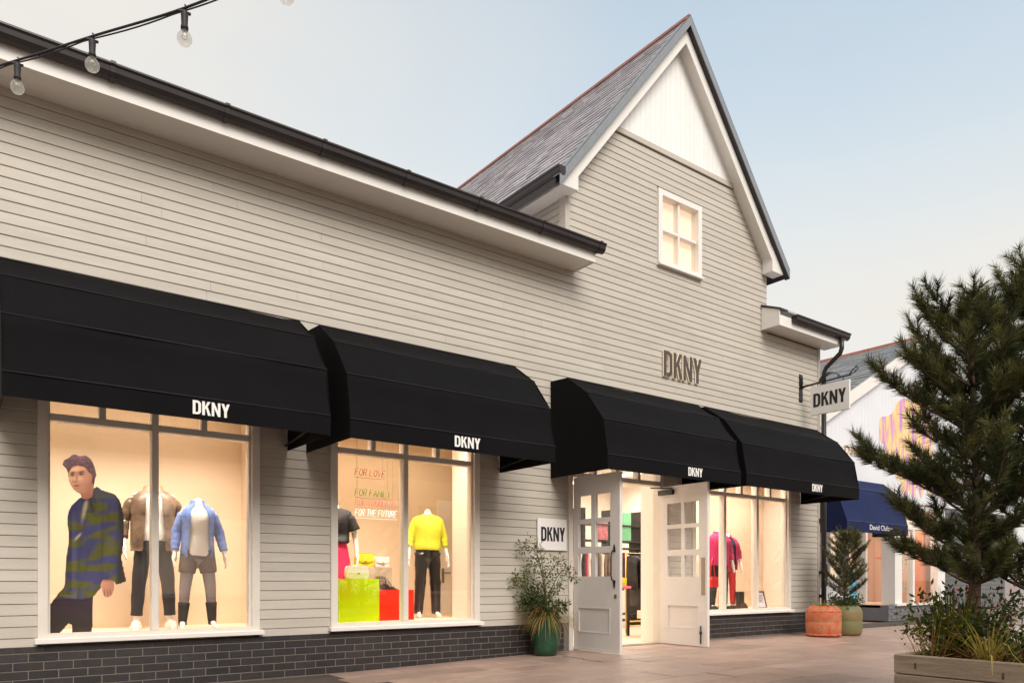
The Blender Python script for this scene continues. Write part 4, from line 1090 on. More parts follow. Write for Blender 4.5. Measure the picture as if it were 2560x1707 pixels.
_nt = M['print_photo'].node_tree; _a = _nt.nodes.new('ShaderNodeVertexColor'); _a.layer_name = 'print'; _nt.links.new(_a.outputs[0], _nt.nodes['Principled BSDF'].inputs['Base Color'])
def printed(name, poly, painter, lay, step=9.0, smooth=2):
    p = chaikin(poly, smooth) if smooth else poly
    xs = [q[0] for q in p]; ys = [q[1] for q in p]
    idx = {}; vs = []; cols = []; fs = []
    def vid(i, j):
        if (i, j) not in idx:
            X, Y_ = i*step, j*step; x, z = pxp(X, Y_); idx[(i, j)] = len(vs); vs.append((x, PY - lay*.002, max(z, F1+.002))); cols.append(painter(X, Y_))
        return idx[(i, j)]
    for i in range(int(min(xs)//step), int(max(xs)//step)+1):
        for j in range(int(min(ys)//step), int(max(ys)//step)+1):
            if inside((i+.5)*step, (j+.5)*step, p): fs.append((vid(i, j), vid(i, j+1), vid(i+1, j+1), vid(i+1, j)))
    mb = MB(); mb.add(vs, fs); o = mb.build(name, M['print_photo'], cut)
    at = o.data.color_attributes.new('print', 'FLOAT_COLOR', 'POINT')
    for k, c in enumerate(cols): at.data[k].color = (*[max(0, v) for v in c], 1)
    return o
JK = [(300, 435), (240, 490), (215, 540), (207, 610), (222, 740), (198, 890), (190, 1060), (185, 1105), (125, 1172), (270, 1200), (395, 1185), (460, 1110), (470, 1052), (560, 1060), (575, 1088), (650, 1062), (630, 980), (612, 890), (632, 740), (630, 560), (600, 450), (560, 405), (470, 380), (430, 350), (405, 365), (385, 425), (340, 432)]
TR = [(130, 1170), (80, 1235), (30, 1290), (-40, 1370), (-60, 1475), (120, 1475), (145, 1450), (235, 1360), (250, 1475), (390, 1475), (400, 1180), (270, 1195)]
FC = [(207, 225), (212, 262), (218, 300), (232, 338), (252, 368), (280, 392), (300, 400), (312, 418), (316, 440), (350, 450), (396, 428), (404, 372), (408, 330), (420, 262), (392, 215), (300, 172), (222, 195)]
HR = [(168, 190), (178, 152), (212, 138), (238, 113), (270, 110), (300, 124), (345, 114), (387, 147), (410, 200), (427, 268), (409, 292), (408, 330), (388, 318), (398, 268), (384, 240), (364, 238), (346, 196), (280, 184), (240, 198), (212, 243), (203, 228), (193, 206)]
HD = [(470, 1045), (455, 1092), (468, 1130), (476, 1168), (496, 1184), (522, 1180), (546, 1160), (558, 1120), (562, 1055)]
flat('board', TR, M['lapel'], 0); flat('board', JK, M['lapel'], .2); flat('board', FC, M['hair'], .2)
def pj(x, y):
    n = nz(x + y*.35, y, 170, 62) + .35*nz(x, y, 90, 34, 3); t = .5 + (n+.02)/.42
    c = mixc(S(88, 94, 18), S(60, 66, 122), t)
    sh = 1 + .30*nz(x*.9 + y*.12, y*.5, 26, 120, 7) + .16*nz(x, y, 14, 40, 9)
    sh *= .78 + .34*max(0, min(1, (y-380)/250)) if y < 640 else 1.08
    sh *= 1 - .45*blob(x, y, 470 - (y-700)*.02, 760, 9, 330) - .35*blob(x, y, 330-(y-600)*.11, 850, 10, 260) - .3*blob(x, y, 215, 900, 18, 260)
    c = tuple(v*sh for v in c)
    dk = 1/(1+math.exp(-(x - (588 + 10*math.sin(y/90)))/6.)); c = mixc(c, S(38, 34, 42), dk)              # shaded back panel
    col_ = 1/(1+math.exp(-((432 + (x-480)*.05) - y)/6.)) if x > 380 else 0; c = mixc(c, S(70, 76, 92), col_*.9)
    lp_ = blob(x, y, 388, 500, 16, 70, -.35); c = mixc(c, S(40, 42, 40), lp_*.8)
    shirt = blob(x, y, 342 - (y-470)*.10, 520, 13, 75, .12); c = mixc(c, S(186, 178, 150), min(1, shirt*1.5))
    c = mixc(c, S(206, 200, 180), min(1, 1.6*blob(x, y, 285, 728, 7, 30, .75)))
    return c
def pt(x, y):
    n = .5 + .5*nz(x, y, 400, 22, 4); k = max(0, 1-(y-1190)/190)
    c = mixc(S(26, 20, 24), S(66, 30, 74), n*k); return tuple(v*(1+.25*nz(x, y, 30, 80, 6)) for v in c)
def pf(x, y):
    c = mixc(S(216, 168, 138), S(186, 134, 112), (x-230)/170)
    c = mixc(c, S(176, 122, 104), .85*blob(x, y, 385, 345, 40, 80)); c = mixc(c, S(168, 116, 100), .75/(1+math.exp(-(y-398)/8.)))
    c = mixc(c, S(236, 196, 168), .6*blob(x, y, 262, 215, 45, 18)); c = mixc(c, S(240, 200, 174), .6*blob(x, y, 300, 290, 20, 14)); c = mixc(c, S(236, 194, 166), .5*blob(x, y, 228, 292, 9, 16))
    for ex, ey, w_ in ((244, 262, 17), (310, 256, 21)):
        c = mixc(c, S(128, 84, 80), .85*blob(x, y, ex, ey-2, w_*1.35, 13)); c = mixc(c, S(26, 18, 24), 1.0*min(1, 1.5*blob(x, y, ex, ey, w_*.6, 5.5)))
        c = mixc(c, S(40, 24, 30), min(1, 1.4*blob(x, y, ex+3, ey-17, w_*1.15, 5.5, -.12)))
    c = mixc(c, S(146, 96, 84), .8*blob(x, y, 276, 285, 7, 28)); c = mixc(c, S(120, 72, 66), .9*blob(x, y, 262, 314, 16, 6)); c = mixc(c, S(244, 206, 180), .6*blob(x, y, 262, 292, 4, 16))
    c = mixc(c, S(124, 62, 62), min(1, 1.3*blob(x, y, 276, 342, 21, 5.5))); c = mixc(c, S(196, 126, 116), .7*blob(x, y, 277, 351, 15, 5)); c = mixc(c, S(170, 120, 104), .6*blob(x, y, 280, 363, 16, 4))
    c = mixc(c, S(150, 104, 92), .7*blob(x, y, 397, 275, 9, 22)); c = mixc(c, S(208, 160, 138), .7*blob(x, y, 399, 275, 4, 12))
    return tuple(v*(1+.04*nz(x, y, 8, 8, 2)) for v in c)
def ph(x, y):
    n = nz(x + y*.5, y - x*.3, 9, 26, 5) + .6*nz(x, y, 40, 30, 8)
    c = mixc(S(48, 30, 40), S(124, 90, 108), .42 + n*.75); return mixc(c, S(140, 108, 128), .5*blob(x, y, 290, 132, 60, 10))
def phd(x, y):
    c = mixc(S(222, 166, 140), S(196, 136, 116), (x-460)/100)
    for fx in (486, 508, 530): c = mixc(c, S(112, 62, 54), .95*blob(x, y, fx + (y-1150)*.1, 1150, 5, 32))
    return mixc(c, S(132, 84, 78), .7*blob(x, y, 515, 1052, 60, 9))
printed('trousers', TR, pt, 1, 11, 1); printed('jacket', JK, pj, 2, 9, 1); printed('hand', HD, phd, 3, 6); printed('face', FC, pf, 3, 5); printed('hair', HR, ph, 4, 5)

# ------------------------------------------------------------------ props in the second window
def acrylic(name, c, k=.55):
    m = bpy.data.materials.new(name); m.use_nodes = True; N = m.node_tree.nodes; L = m.node_tree.links; N.clear()
    t = N.new('ShaderNodeBsdfTransparent'); t.inputs[0].default_value = (*c, 1); p = N.new('ShaderNodeBsdfPrincipled'); p.inputs['Base Color'].default_value = (*c, 1); p.inputs['Roughness'].default_value = .15
    tr = N.new('ShaderNodeBsdfTranslucent'); tr.inputs[0].default_value = (*c, 1)
    m0 = N.new('ShaderNodeMixShader'); m0.inputs[0].default_value = .5; L.new(p.outputs[0], m0.inputs[1]); L.new(tr.outputs[0], m0.inputs[2])
    mx = N.new('ShaderNodeMixShader'); mx.inputs[0].default_value = k; o = N.new('ShaderNodeOutputMaterial')
    L.new(t.outputs[0], mx.inputs[1]); L.new(m0.outputs[0], mx.inputs[2]); L.new(mx.outputs[0], o.inputs[0]); return m
M['ay'] = acrylic('yellow_acrylic', (.86, 1.0, .02), .5); M['ar'] = acrylic('red_acrylic', (1.0, .10, .03), .5); M['ac'] = acrylic('clear_acrylic', (.92, .92, .9), .12)
def open_box(name, x0, x1, y0, y1, z0, z1, m, label, cat):
    e = empty(name, ((x0+x1)/2, (y0+y1)/2, z0), label, cat); t = .012
    MB().box(x0, x1, y0, y0+t, z0, z1-t).build('front_panel', m, e); MB().box(x0, x1, y1-t, y1, z0, z1-t).build('back_panel', m, e)
    MB().box(x0, x0+t, y0+t, y1-t, z0, z1-t).build('side_panel', m, e); MB().box(x1-t, x1, y0+t, y1-t, z0, z1-t).build('side_panel', m, e)
    MB().box(x0, x1, y0, y1, z1-t+.0005, z1).build('top_panel', m, e); return e
open_box('display_box', 3.66, 4.17, .36, .80, F1+.001, .96, M['ay'], 'see-through yellow acrylic cube holding up a white handbag', 'display box')
open_box('display_box', 4.30, 4.83, .70, 1.12, F1+.001, .82, M['ar'], 'see-through red acrylic cube under black strappy sandals', 'display box')
open_box('display_box', 4.20, 4.76, 1.15, 1.5, F1+.001, 1.11, M['ac'], 'clear acrylic riser behind the red cube with two handbags', 'display box')
M['bagwhite'] = mat('white_leather', S(242, 238, 232), .4); M['bagyellow'] = mat('yellow_leather', S(226, 218, 50), .45)
def bag(x, y, z, w_, h_, m, label):
    e = empty('handbag', (x, y, z), label, 'handbag')
    d = .09
    mb = MB(); rings = []
    for (t, k) in ((0, .92), (.15, 1.0), (.6, 1.0), (.85, .96), (1.0, .86)):
        zz = z + h_*t; rings.append([(x-w_/2*k, y-d/2*k, zz), (x+w_/2*k, y-d/2*k, zz), (x+w_/2*k, y+d/2*k, zz), (x-w_/2*k, y+d/2*k, zz)])
    mb.loft(rings, True, True, 0, False); mb.build('bag_body', m, e)
    MB().prism([(x-w_*.48, z+h_*.98), (x+w_*.48, z+h_*.98), (x+w_*.46, z+h_*.5), (x+w_*.2, z+h_*.36), (x-w_*.2, z+h_*.36), (x-w_*.46, z+h_*.5)][::-1], y-d/2-.012, y-d/2-.001, 'y').build('flap', m, e)
    MB().box(x-.016, x+.016, y-d/2-.02, y-d/2-.0125, z+h_*.36, z+h_*.46).build('clasp', M['gold'], e)
    MB().tube([(x-w_*.45, y, z+h_*.9), (x-w_*.3, y+.01, z+h_*1.05), (x, y+.015, z+h_*1.03), (x+w_*.3, y+.01, z+h_*1.05), (x+w_*.45, y, z+h_*.9)], .006, 6).build('chain', M['gold'], e)
bag(3.97, .55, .961, .27, .15, M['bagwhite'], 'white flap handbag on the yellow acrylic cube')
bag(4.41, 1.26, 1.111, .24, .17, M['bagyellow'], 'yellow flap handbag on the clear riser')
bag(4.655, 1.26, 1.111, .20, .14, M['bagwhite'], 'white flap handbag on the clear riser beside the yellow one')
e = empty('sandals', (4.52, .86, .82), 'pair of black strappy heeled sandals on the red cube', 'shoes')
for k, (x, y) in enumerate(((4.46, .82), (4.58, .90))):
    sh = MB()
    sh.prism([(x-.02, .822), (x+.09, .822), (x+.12, .828), (x+.09, .834), (x+.03, .845), (x-.05, .895), (x-.08, .90), (x-.08, .892), (x-.055, .885)], y-.03, y+.03, 'y')
    sh.tube([(x-.07, y, .893), (x-.075, y, .822)], [.012, .006], 8)
    for t in (.05, .075): sh.tube([(x+t, y-.032, .835), (x+t-.01, y, .862), (x+t, y+.032, .835)], .006, 6)
    for zz in (.93, .965, .985): sh.tube([(x-.085+.03*math.cos(a_)+.01, y+.03*math.sin(a_), zz) for a_ in [i*math.pi/5 for i in range(11)]], .005, 6)
    for s2 in (-1, 1): sh.tube([(x-.06, y+s2*.03, .89), (x-.07, y+s2*.03, .99)], .006, 6); sh.tube([(x+.04, y+s2*.03, .845), (x-.05, y+s2*.03, .965)], .005, 6)
    sh.build('shoe', M['black'], e)
# neon messages
GLY = {'F': [[(0, 0), (0, 1), (.55, 1)], [(0, .52), (.42, .52)]], 'O': [[(.3, 0), (.05, .2), (0, .5), (.05, .8), (.3, 1), (.55, .8), (.6, .5), (.55, .2), (.3, 0)]],
 'R': [[(0, 0), (0, 1), (.4, 1), (.55, .85), (.5, .6), (.3, .5), (0, .5)], [(.25, .5), (.58, 0)]], 'L': [[(0, 1), (0, 0), (.5, 0)]], 'V': [[(0, 1), (.28, 0), (.58, 1)]],
 'E': [[(.52, 1), (0, 1), (0, 0), (.52, 0)], [(0, .5), (.42, .5)]], 'A': [[(0, 0), (.28, 1), (.58, 0)], [(.1, .38), (.46, .38)]], 'M': [[(0, 0), (.05, 1), (.33, .3), (.6, 1), (.66, 0)]],
 'I': [[(.1, 0), (.1, 1)]], 'Y': [[(0, 1), (.27, .5), (.55, 1)], [(.27, .5), (.27, 0)]], 'C': [[(.52, .82), (.3, 1), (.06, .8), (0, .5), (.06, .2), (.3, 0), (.54, .18)]],
 'U': [[(0, 1), (.02, .25), (.25, 0), (.5, .25), (.54, 1)]], 'N': [[(0, 0), (0, 1), (.5, 0), (.52, 1)]], 'T': [[(0, 1), (.58, 1)], [(.29, 1), (.29, 0)]], 'H': [[(0, 0), (0, 1)], [(.5, 0), (.5, 1)], [(0, .5), (.5, .5)]]}
def neon(txt, x, z, h_, m, label, wd):
    tot = sum(.38 if c == ' ' else (.32 if c == 'I' else .8) for c in txt); k = wd/tot
    e = empty('neon_sign', (x, .22, z), label, 'neon sign', 'hanging neon messages')
    cx = 0; mb = MB()
    for c in txt:
        if c == ' ': cx += .38; continue
        for st in GLY[c]: mb.tube([(x + (cx + p[0])*k + p[1]*h_*.18, .22, z + p[1]*h_) for p in st], .0042, 5)
        cx += .32 if c == 'I' else .8
    mb.build('lettering', m, e)
    MB().tube([(x, .22, z-.022), (x+wd*.5, .22, z-.026), (x+wd, .22, z-.022)], .0025, 5).build('underline', m, e)
    for q in (.06, .9): MB().tube([(x+wd*q, .225, z+h_), (x+wd*q, .225, 2.97)], .001, 4).build('hanging_wire', M['steel'], e)
def neonmat(n, c, s_): return mat(n, c, .4, emit=c, estr=s_)
neon('FOR LOVE', 3.79, 2.135, .078, neonmat('neon_red', S(170, 50, 30), .2), 'red FOR LOVE neon hanging at the top of the window', .39)
neon('FOR FAMILY', 3.79, 1.905, .078, neonmat('neon_green', S(120, 150, 20), .25), 'green FOR FAMILY neon below the red one', .46)
neon('FOR COMMUNITY', 3.79, 1.79, .078, neonmat('neon_pink', S(238, 140, 130), .4), 'pink neon message third from the top', .54)
neon('FOR THE FUTURE', 3.79, 1.675, .078, neonmat('neon_white', S(255, 250, 240), .55), 'white neon message lowest of the four', .54)
# ------------------------------------------------------------------ props in the third window
bt = empty('ankle_boot', (11.28, .50, .434), 'black ankle boot on the sill of the right hand window', 'shoes')
b = MB(); x, y = 11.22, .48
b.prism([(x-.06, .434), (x+.19, .434), (x+.20, .45), (x-.06, .46)], y-.045, y+.045, 'y'); b.build('sole', M['black'], bt)
b = MB(); b.loft([[(x-.055, y-.04, .461), (x+.19, y-.035, .452), (x+.19, y+.035, .452), (x-.055, y+.04, .461)], [(x-.055, y-.04, .50), (x+.17, y-.03, .50), (x+.17, y+.03, .50), (x-.055, y+.04, .50)], [(x-.055, y-.042, .56), (x+.07, y-.04, .56), (x+.07, y+.04, .56), (x-.055, y+.042, .56)], [(x-.06, y-.045, .74), (x+.06, y-.045, .74), (x+.06, y+.045, .74), (x-.06, y+.045, .74)]], True, True, 0, False); b.build('upper', M['leather'], bt)
ff = empty('framed_notice', (11.70, .40, .434), 'small dark framed notice propped in the right hand window', 'frame')
M['darkwood'] = mat('dark_wood_frame', S(96, 70, 60), .5); M['paper'] = mat('notice_paper', S(216, 216, 226), .7)
def tilt(mb): mb.v = [(v[0]+ (v[2]-.434)*-.12, v[1] + (v[2]-.434)*.18, v[2]) for v in mb.v]; return mb
x0, x1, z0, z1 = 11.60, 11.86, .434, .745
tilt(MB().box(x0, x0+.022, .36, .385, z0, z1).box(x1-.022, x1, .36, .385, z0, z1).box(x0+.022, x1-.022, .361, .385, z0, z0+.025).box(x0+.022, x1-.022, .361, .385, z1-.025, z1)).build('frame', M['darkwood'], ff)
tilt(MB().box(x0+.022, x1-.022, .372, .38, z0+.025, z1-.025)).build('sheet', M['paper'], ff)
tl = MB()
for k in range(5): tl.box(x0+.055, x1-.06-.03*(k % 2), .3705, .3715, z1-.085-k*.028, z1-.076-k*.028)
tilt(tl).build('printed_lines', M['blackprint'], ff)
rb = empty('handbag', (10.40, .40, .8), 'red shoulder bag hanging beside the magenta jacket', 'handbag')
MB().loft([[(10.30, .36, .82), (10.48, .36, .82), (10.48, .44, .82), (10.30, .44, .82)], [(10.29, .36, .95), (10.49, .36, .95), (10.49, .44, .95), (10.29, .44, .95)], [(10.32, .37, 1.0), (10.46, .37, 1.0), (10.46, .43, 1.0), (10.32, .43, 1.0)]], True, True, 0, False).build('bag_body', M['red'], rb)
MB().tube([(10.31, .40, .98), (10.36, .42, 1.25), (10.42, .43, 1.32), (10.45, .41, .98)], .01, 6).build('strap', M['red'], rb)

# ------------------------------------------------------------------ shop interior seen through the entrance
RY = 3.2
sh = empty('shelving_unit', (11, RY+.2, 0), 'black metal wall shelving with hanging clothes seen through the doorway', 'shelf')
for x in (9.45, 10.05, 10.85, 11.65, 12.45): MB().box(x-.018, x+.018, RY, RY+.36, -.004, 2.35).build('post', M['iron'], sh)
for z in (2.04, 1.72, 1.58, .25, .12):
    for x0_, x1_ in zip((9.45, 10.05, 10.85, 11.65), (10.05, 10.85, 11.65, 12.45)): MB().box(x0_+.019, x1_-.019, RY+.002, RY+.35, z-.015, z+.015).build('shelf', M['iron'], sh)
M['greenposter'] = mat('green_poster', S(100, 170, 130), .6, col2=S(120, 190, 150), vscale=5); M['pinkposter'] = mat('pink_print_poster', S(226, 130, 150), .6, col2=S(120, 90, 80), vscale=12)
MB().cbox(10.96, 11.36, RY+.03, RY+.05, 1.736, 2.31, .003).build('poster', M['greenposter'], label='tall green poster leaning on the shelf inside the doorway', cat='poster')
MB().cbox(10.37, 10.70, RY+.03, RY+.05, 1.736, 2.15, .003).build('poster', M['pinkposter'], label='pink and brown poster seen through the left door panes', cat='poster')
M['pinkbox'] = mat('pink_box', S(228, 110, 130), .5)
MB().cbox(11.62+.06, 11.98, RY+.05, RY+.3, 2.056, 2.28, .005).build('gift_box', M['pinkbox'], label='pink box on the top shelf inside the doorway', cat='box')
rngc = random.Random(11)
cl_cols = [M['black'], M['darkjean'], M['navycloth'], M['tee'], M['bomber'], M['black'], M['magenta']]
def garment(x, y, z, m, label, ln_, w_=.36, yaw=0):
    e = empty('hanging_garment', (x, y, z-ln_), label, 'garment', 'clothes on the shop rails')
    mb = MB(); rings = []
    for t, k in ((0, .12), (.03, .5), (.08, .95), (.3, .8), (.7, .85), (1.0, .92)):
        zz = z - ln_*t; d = .035 if t > .05 else .02
        ring_ = []
        for q in range(12):
            a = 2*math.pi*q/12; dx = math.cos(a)*d*(1 + .4*math.sin(q*2.1+t*6)); dy = math.sin(a)*w_/2*k
            ring_.append((x + dx*math.cos(yaw) - dy*math.sin(yaw), y + dx*math.sin(yaw) + dy*math.cos(yaw), zz))
        rings.append(ring_)
    mb.loft(rings, True, True, 0, True); mb.build('cloth', m, e)
    MB().tube([(x, y, z), (x, y, z+.05), (x+.015, y, z+.065)], .004, 5).build('hanger', M['steel'], e)
i = 0
glab = ['black', 'dark blue denim', 'navy', 'white', 'bronze', 'black', 'magenta']
cnames = ['left door panes', 'doorway middle', 'right of the green poster', 'far right bay']
for b_, (x0_, x1_) in enumerate(((9.5, 10.02), (10.1, 10.8), (10.9, 11.6), (11.7, 12.4))):
    x = x0_ + .04; j = 0
    while x < x1_ - .03:
        k = rngc.randrange(7)
        garment(x, RY+.17, 1.50, cl_cols[k], '%s garment %s' % (glab[k], ['seen through the lowest left door panes', 'hanging below the pink poster', 'hanging below the green poster', 'hanging below the pink box'][b_]), rngc.uniform(.5, .95)); x += .088; j += 1
gr = empty('clothes_rail', (9.9, 1.9, 0), 'brass clothes rail standing just inside the doorway', 'clothes rail')
MB().tube([(9.80, 1.85, 0), (9.80, 1.85, 1.42), (10.75, 1.85, 1.42), (10.75, 1.85, 0)], .014, 8).build('frame', M['gold'], gr)
for z in (.12, .20): MB().tube([(9.80, 1.85, z), (10.75, 1.85, z)], .012, 8).build('crossbar', M['gold'], gr)
for k in range(7): garment(9.92 + k*.11, 1.85, 1.38, [M['black'], M['leather'], M['black'], M['bomber'], M['black'], M['darkjean'], M['black']][k], 'dark garment hanging from the brass clothes rail', [.6, .9, .8, .62, .9, .7, .8][k], .40)
tbm = empty('display_table', (9.15, 1.6, 0), 'dark display table with pink and yellow goods inside the doorway', 'table')
MB().cbox(8.85, 9.42, 1.35, 1.85, .80, .84, .004).build('table_top', M['pinkbox'], tbm)
for x, y in ((8.89, 1.39), (9.38, 1.39), (8.89, 1.81), (9.38, 1.81)): MB().box(x-.02, x+.02, y-.02, y+.02, -.004, .80).build('leg', M['iron'], tbm)
bag(9.28, 1.5, .841, .26, .14, M['bagyellow'], 'yellow handbag on the display table inside the doorway')

# ------------------------------------------------------------------ plants
def leafmat(n, c, v=.3, trans=.25, rnd=True):
    m = mat(n, c, .75, island=v, spec=.2); N = m.node_tree.nodes; L = m.node_tree.links
    p = N['Principled BSDF']; o = N['Material Output']; t = N.new('ShaderNodeBsdfTranslucent'); mx = N.new('ShaderNodeMixShader'); mx.inputs[0].default_value = trans
    t.inputs[0].default_value = (*[min(1, q*1.3) for q in c], 1)
    L.new(p.outputs[0], mx.inputs[1]); L.new(t.outputs[0], mx.inputs[2]); L.new(mx.outputs[0], o.inputs[0]); return m
M['leaf'] = leafmat('olive_leaf', S(96, 104, 38), .45); M['leafdk'] = leafmat('dark_green_leaf', S(64, 78, 44), .4)
M['drygrass'] = leafmat('dry_grass', S(158, 124, 72), .35); M['grass'] = leafmat('green_grass', S(112, 120, 60), .35); M['ygrass'] = leafmat('yellow_grass', S(168, 152, 74), .3)
M['needle'] = leafmat('pine_needle', S(66, 74, 46), .45, .15); M['needle2'] = leafmat('pine_needle_light', S(106, 106, 62), .4, .18)
M['redleaf'] = leafmat('red_leaf', S(104, 46, 44), .4); M['flax'] = leafmat('olive_blade', S(78, 78, 28), .45)
def rv(rg): 
    while True:
        v = Vector((rg.uniform(-1, 1), rg.uniform(-1, 1), rg.uniform(-1, 1)))
        if .05 < v.length < 1: return v.normalized()
def add_leaf(mb, p, d, up, L_, W_):
    s_ = d.cross(up); s_ = s_.normalized() if s_.length > 1e-4 else d.orthogonal().normalized()
    n_ = s_.cross(d).normalized()
    mb.add([p, p + d*L_*.45 + s_*W_/2 + n_*W_*.15, p + d*L_, p + d*L_*.45 - s_*W_/2 + n_*W_*.15], [(0, 1, 2), (0, 2, 3)])
def blade(mb, p, d, L_, W_, droop, seg=5):
    # arching grass blade as a narrow strip
    d = d.normalized(); s_ = d.cross(Vector((0, 0, 1))); s_ = s_.normalized() if s_.length > 1e-3 else Vector((1, 0, 0))
    vs = []; q = Vector(p); dd = d.copy()
    for k in range(seg+1):
        w_ = W_*(1 - k/seg)**.7*.5 + .0004
        vs += [q + s_*w_, q - s_*w_]; dd = (dd + Vector((0, 0, -droop/seg))).normalized(); q = q + dd*(L_/seg)
    mb.add(vs, [(2*k, 2*k+1, 2*k+3, 2*k+2) for k in range(seg)])
def tuft(name, c, n, L_, W_, spread, droop, m, parent, rg, rad=.1):
    mb = MB()
    for k in range(n):
        a = rg.uniform(0, 2*math.pi); r = rad*math.sqrt(rg.random()); t = spread*(.2 + .8*rg.random())
        d = Vector((math.cos(a)*t, math.sin(a)*t, 1)); blade(mb, Vector(c) + Vector((math.cos(a)*r, math.sin(a)*r, 0)), d, L_*rg.uniform(.6, 1.1), W_, droop*rg.uniform(.6, 1.3))
    return mb.build(name, m, parent, kind=None)
def stems_leaves(root, c, stems, rg, mleaf, L_, W_, per, mstem=None, name='foliage'):
    st = MB(); lf = MB()
    for pts, r in stems:
        P_ = [Vector(c) + Vector(p) for p in pts]; path = []
        for i in range(len(P_)-1):
            p0, p1, p2, p3 = P_[max(0, i-1)], P_[i], P_[i+1], P_[min(len(P_)-1, i+2)]
            for k in range(6):
                t = k/6; path.append(.5*((2*p1)+(p2-p0)*t+(2*p0-5*p1+4*p2-p3)*t*t+(3*p1-p0-3*p2+p3)*t**3))
        path.append(P_[-1]); n = len(path)
        st.tube(path, [max(.0012, r*(1-.8*i/n)) for i in range(n)], 6)
        for i in range(int(n*.15), n):
            for k in range(per):
                d = (rv(rg) + (path[i]-path[max(0, i-1)]).normalized()*.5 + Vector((0, 0, -.15))).normalized()
                # little side twig
                tw = path[i] + d*rg.uniform(.01, .11)
                add_leaf(lf, tw, (d + rv(rg)*.5).normalized(), rv(rg), L_*rg.uniform(.6, 1.2), W_*rg.uniform(.7, 1.2))
    st.build('stem', mstem or M['twig'], root); lf.build(name, mleaf, root)
# plant beside the entrance
M['greenglaze'] = mat('green_glazed_pot', S(46, 92, 64), .22, col2=S(26, 62, 44), vscale=5, bump=.1, bscale=8)
rg = random.Random(21)
c0 = (6.17, -.30, gz(6.17))
pp_ = empty('potted_shrub', c0, 'wispy shrub with dry grass in a green glazed pot by the door', 'potted plant')
prof = [(r_*.93, z_) for r_, z_ in [(.13, .0), (.15, .01), (.175, .08), (.195, .18), (.205, .30), (.20, .40), (.185, .45), (.205, .47), (.205, .49), (.185, .49), (.17, .46), (.02, .45)]]
MB().lathe([(r, z + c0[2]) for r, z in prof], c0[0], c0[1], 28).build('pot', M['greenglaze'], pp_)
MB().lathe([(.17, c0[2]+.45), (.1, c0[2]+.462), (.01, c0[2]+.465)], c0[0], c0[1], 20).build('soil', M['soil'], pp_)
top_ = (c0[0], c0[1], c0[2]+.46)
ST = []
def sp(*p): return list(p)
# stems hand-placed in picture directions: rx = right in picture, z up
RX = Vector((.80, -.60, 0))
def im(x, z, dep=0): v = RX*x + Vector((.6, .8, 0))*dep; return (v.x, v.y, z)
ST = [([im(0, 0), im(-.01, .3), im(-.05, .6, .03), im(-.12, .85), im(-.24, .98), im(-.34, .93)], .010), ([im(.01, 0), im(.0, .35, -.03), im(-.04, .65), im(-.08, .9, -.04), im(-.18, 1.02, -.05)], .009),
      ([im(-.01, 0), im(-.03, .25), im(-.08, .4, .05), im(-.2, .5, .04), im(-.36, .55), im(-.42, .50)], .008), ([im(.02, 0), im(.05, .3), im(.12, .5), im(.22, .64, -.05), im(.30, .62), im(.34, .55)], .008),
      ([im(0, 0), im(-.1, .15), im(-.2, .3), im(-.3, .42, -.06), im(-.38, .52)], .007), ([im(0, 0), im(.05, .2, .06), im(.10, .38, .1), im(.17, .44, .12)], .006),
      ([im(-.05, .75), im(-.14, .72), im(-.22, .68), im(-.26, .58)], .005), ([im(0, .2), im(-.15, .22), im(-.26, .2), im(-.32, .28)], .006), ([im(0, .1), im(.1, .16), im(.2, .2)], .006), ([im(-.02, .5), im(.05, .62), im(.10, .75), im(.15, .78)], .005)]
ST = [([tuple(Vector(p)*.95) for p in pts], r) for pts, r in ST]
stems_leaves(pp_, top_, ST, rg, M['leaf'], .06, .017, 7)
ST2 = [([im(0, 0), im(-.12, .22), im(-.2, .34)], .006), ([im(0, 0), im(-.05, .2, -.1), im(-.12, .3, -.12)], .006), ([im(0, 0), im(.1, .12, -.1), im(.2, .16, -.12)], .006), ([im(0, 0), im(-.15, .12), im(-.25, .2)], .006)]
stems_leaves(pp_, top_, ST2, rg, M['leafdk'], .055, .024, 18)
tuft('dry_grass', top_, 240, .50, .008, 1.5, 2.3, M['drygrass'], pp_, rg, .15); tuft('grass', top_, 170, .40, .008, 1.4, 2.0, M['grass'], pp_, rg, .14)
# two planters at the corner
M['rust'] = mat('rusty_orange_paint', S(194, 84, 44), .6, col2=S(178, 128, 92), vscale=11, sharp=.05, bump=.4, bscale=20)
M['rustband'] = mat('red_rust_band', S(182, 44, 32), .7, col2=S(190, 120, 84), vscale=16, sharp=.1)
M['mossy'] = mat('mossy_green_paint', S(92, 112, 66), .6, col2=S(142, 108, 78), vscale=4, bump=.4, bscale=20)
def drum(c, prof, m, label, band=None):
    e = empty('planter_drum', c, label, 'planter')
    MB().lathe([(r, z+c[2]) for r, z in prof], c[0], c[1], 32).build('drum', m, e)
    if band:
        for (r, z0_, z1_) in band: MB().lathe([(r-.004, z0_), (r+.004, z0_+.004), (r+.005, (z0_+z1_)/2), (r+.004, z1_-.004), (r-.004, z1_)], c[0], c[1], 32).build('rim_band', M['rustband'], e)
    return e
dprof = [(.22, 0), (.255, .015), (.275, .06), (.283, .14), (.283, .24), (.279, .25), (.283, .26), (.283, .38), (.27, .44), (.235, .49), (.19, .515), (.17, .515), (.16, .47), (.02, .46)]
cA, cB = (11.85, -.72, 0), (12.43, -.76, 0)
drum(cA, dprof, M['rust'], 'rusty orange round drum planter at the corner of the shop', [(.279, .02, .055), (.273, .40, .435)])
drum(cB, [(r*1.02, z*1.0) for r, z in dprof], M['mossy'], 'mossy green round drum planter behind the orange one')
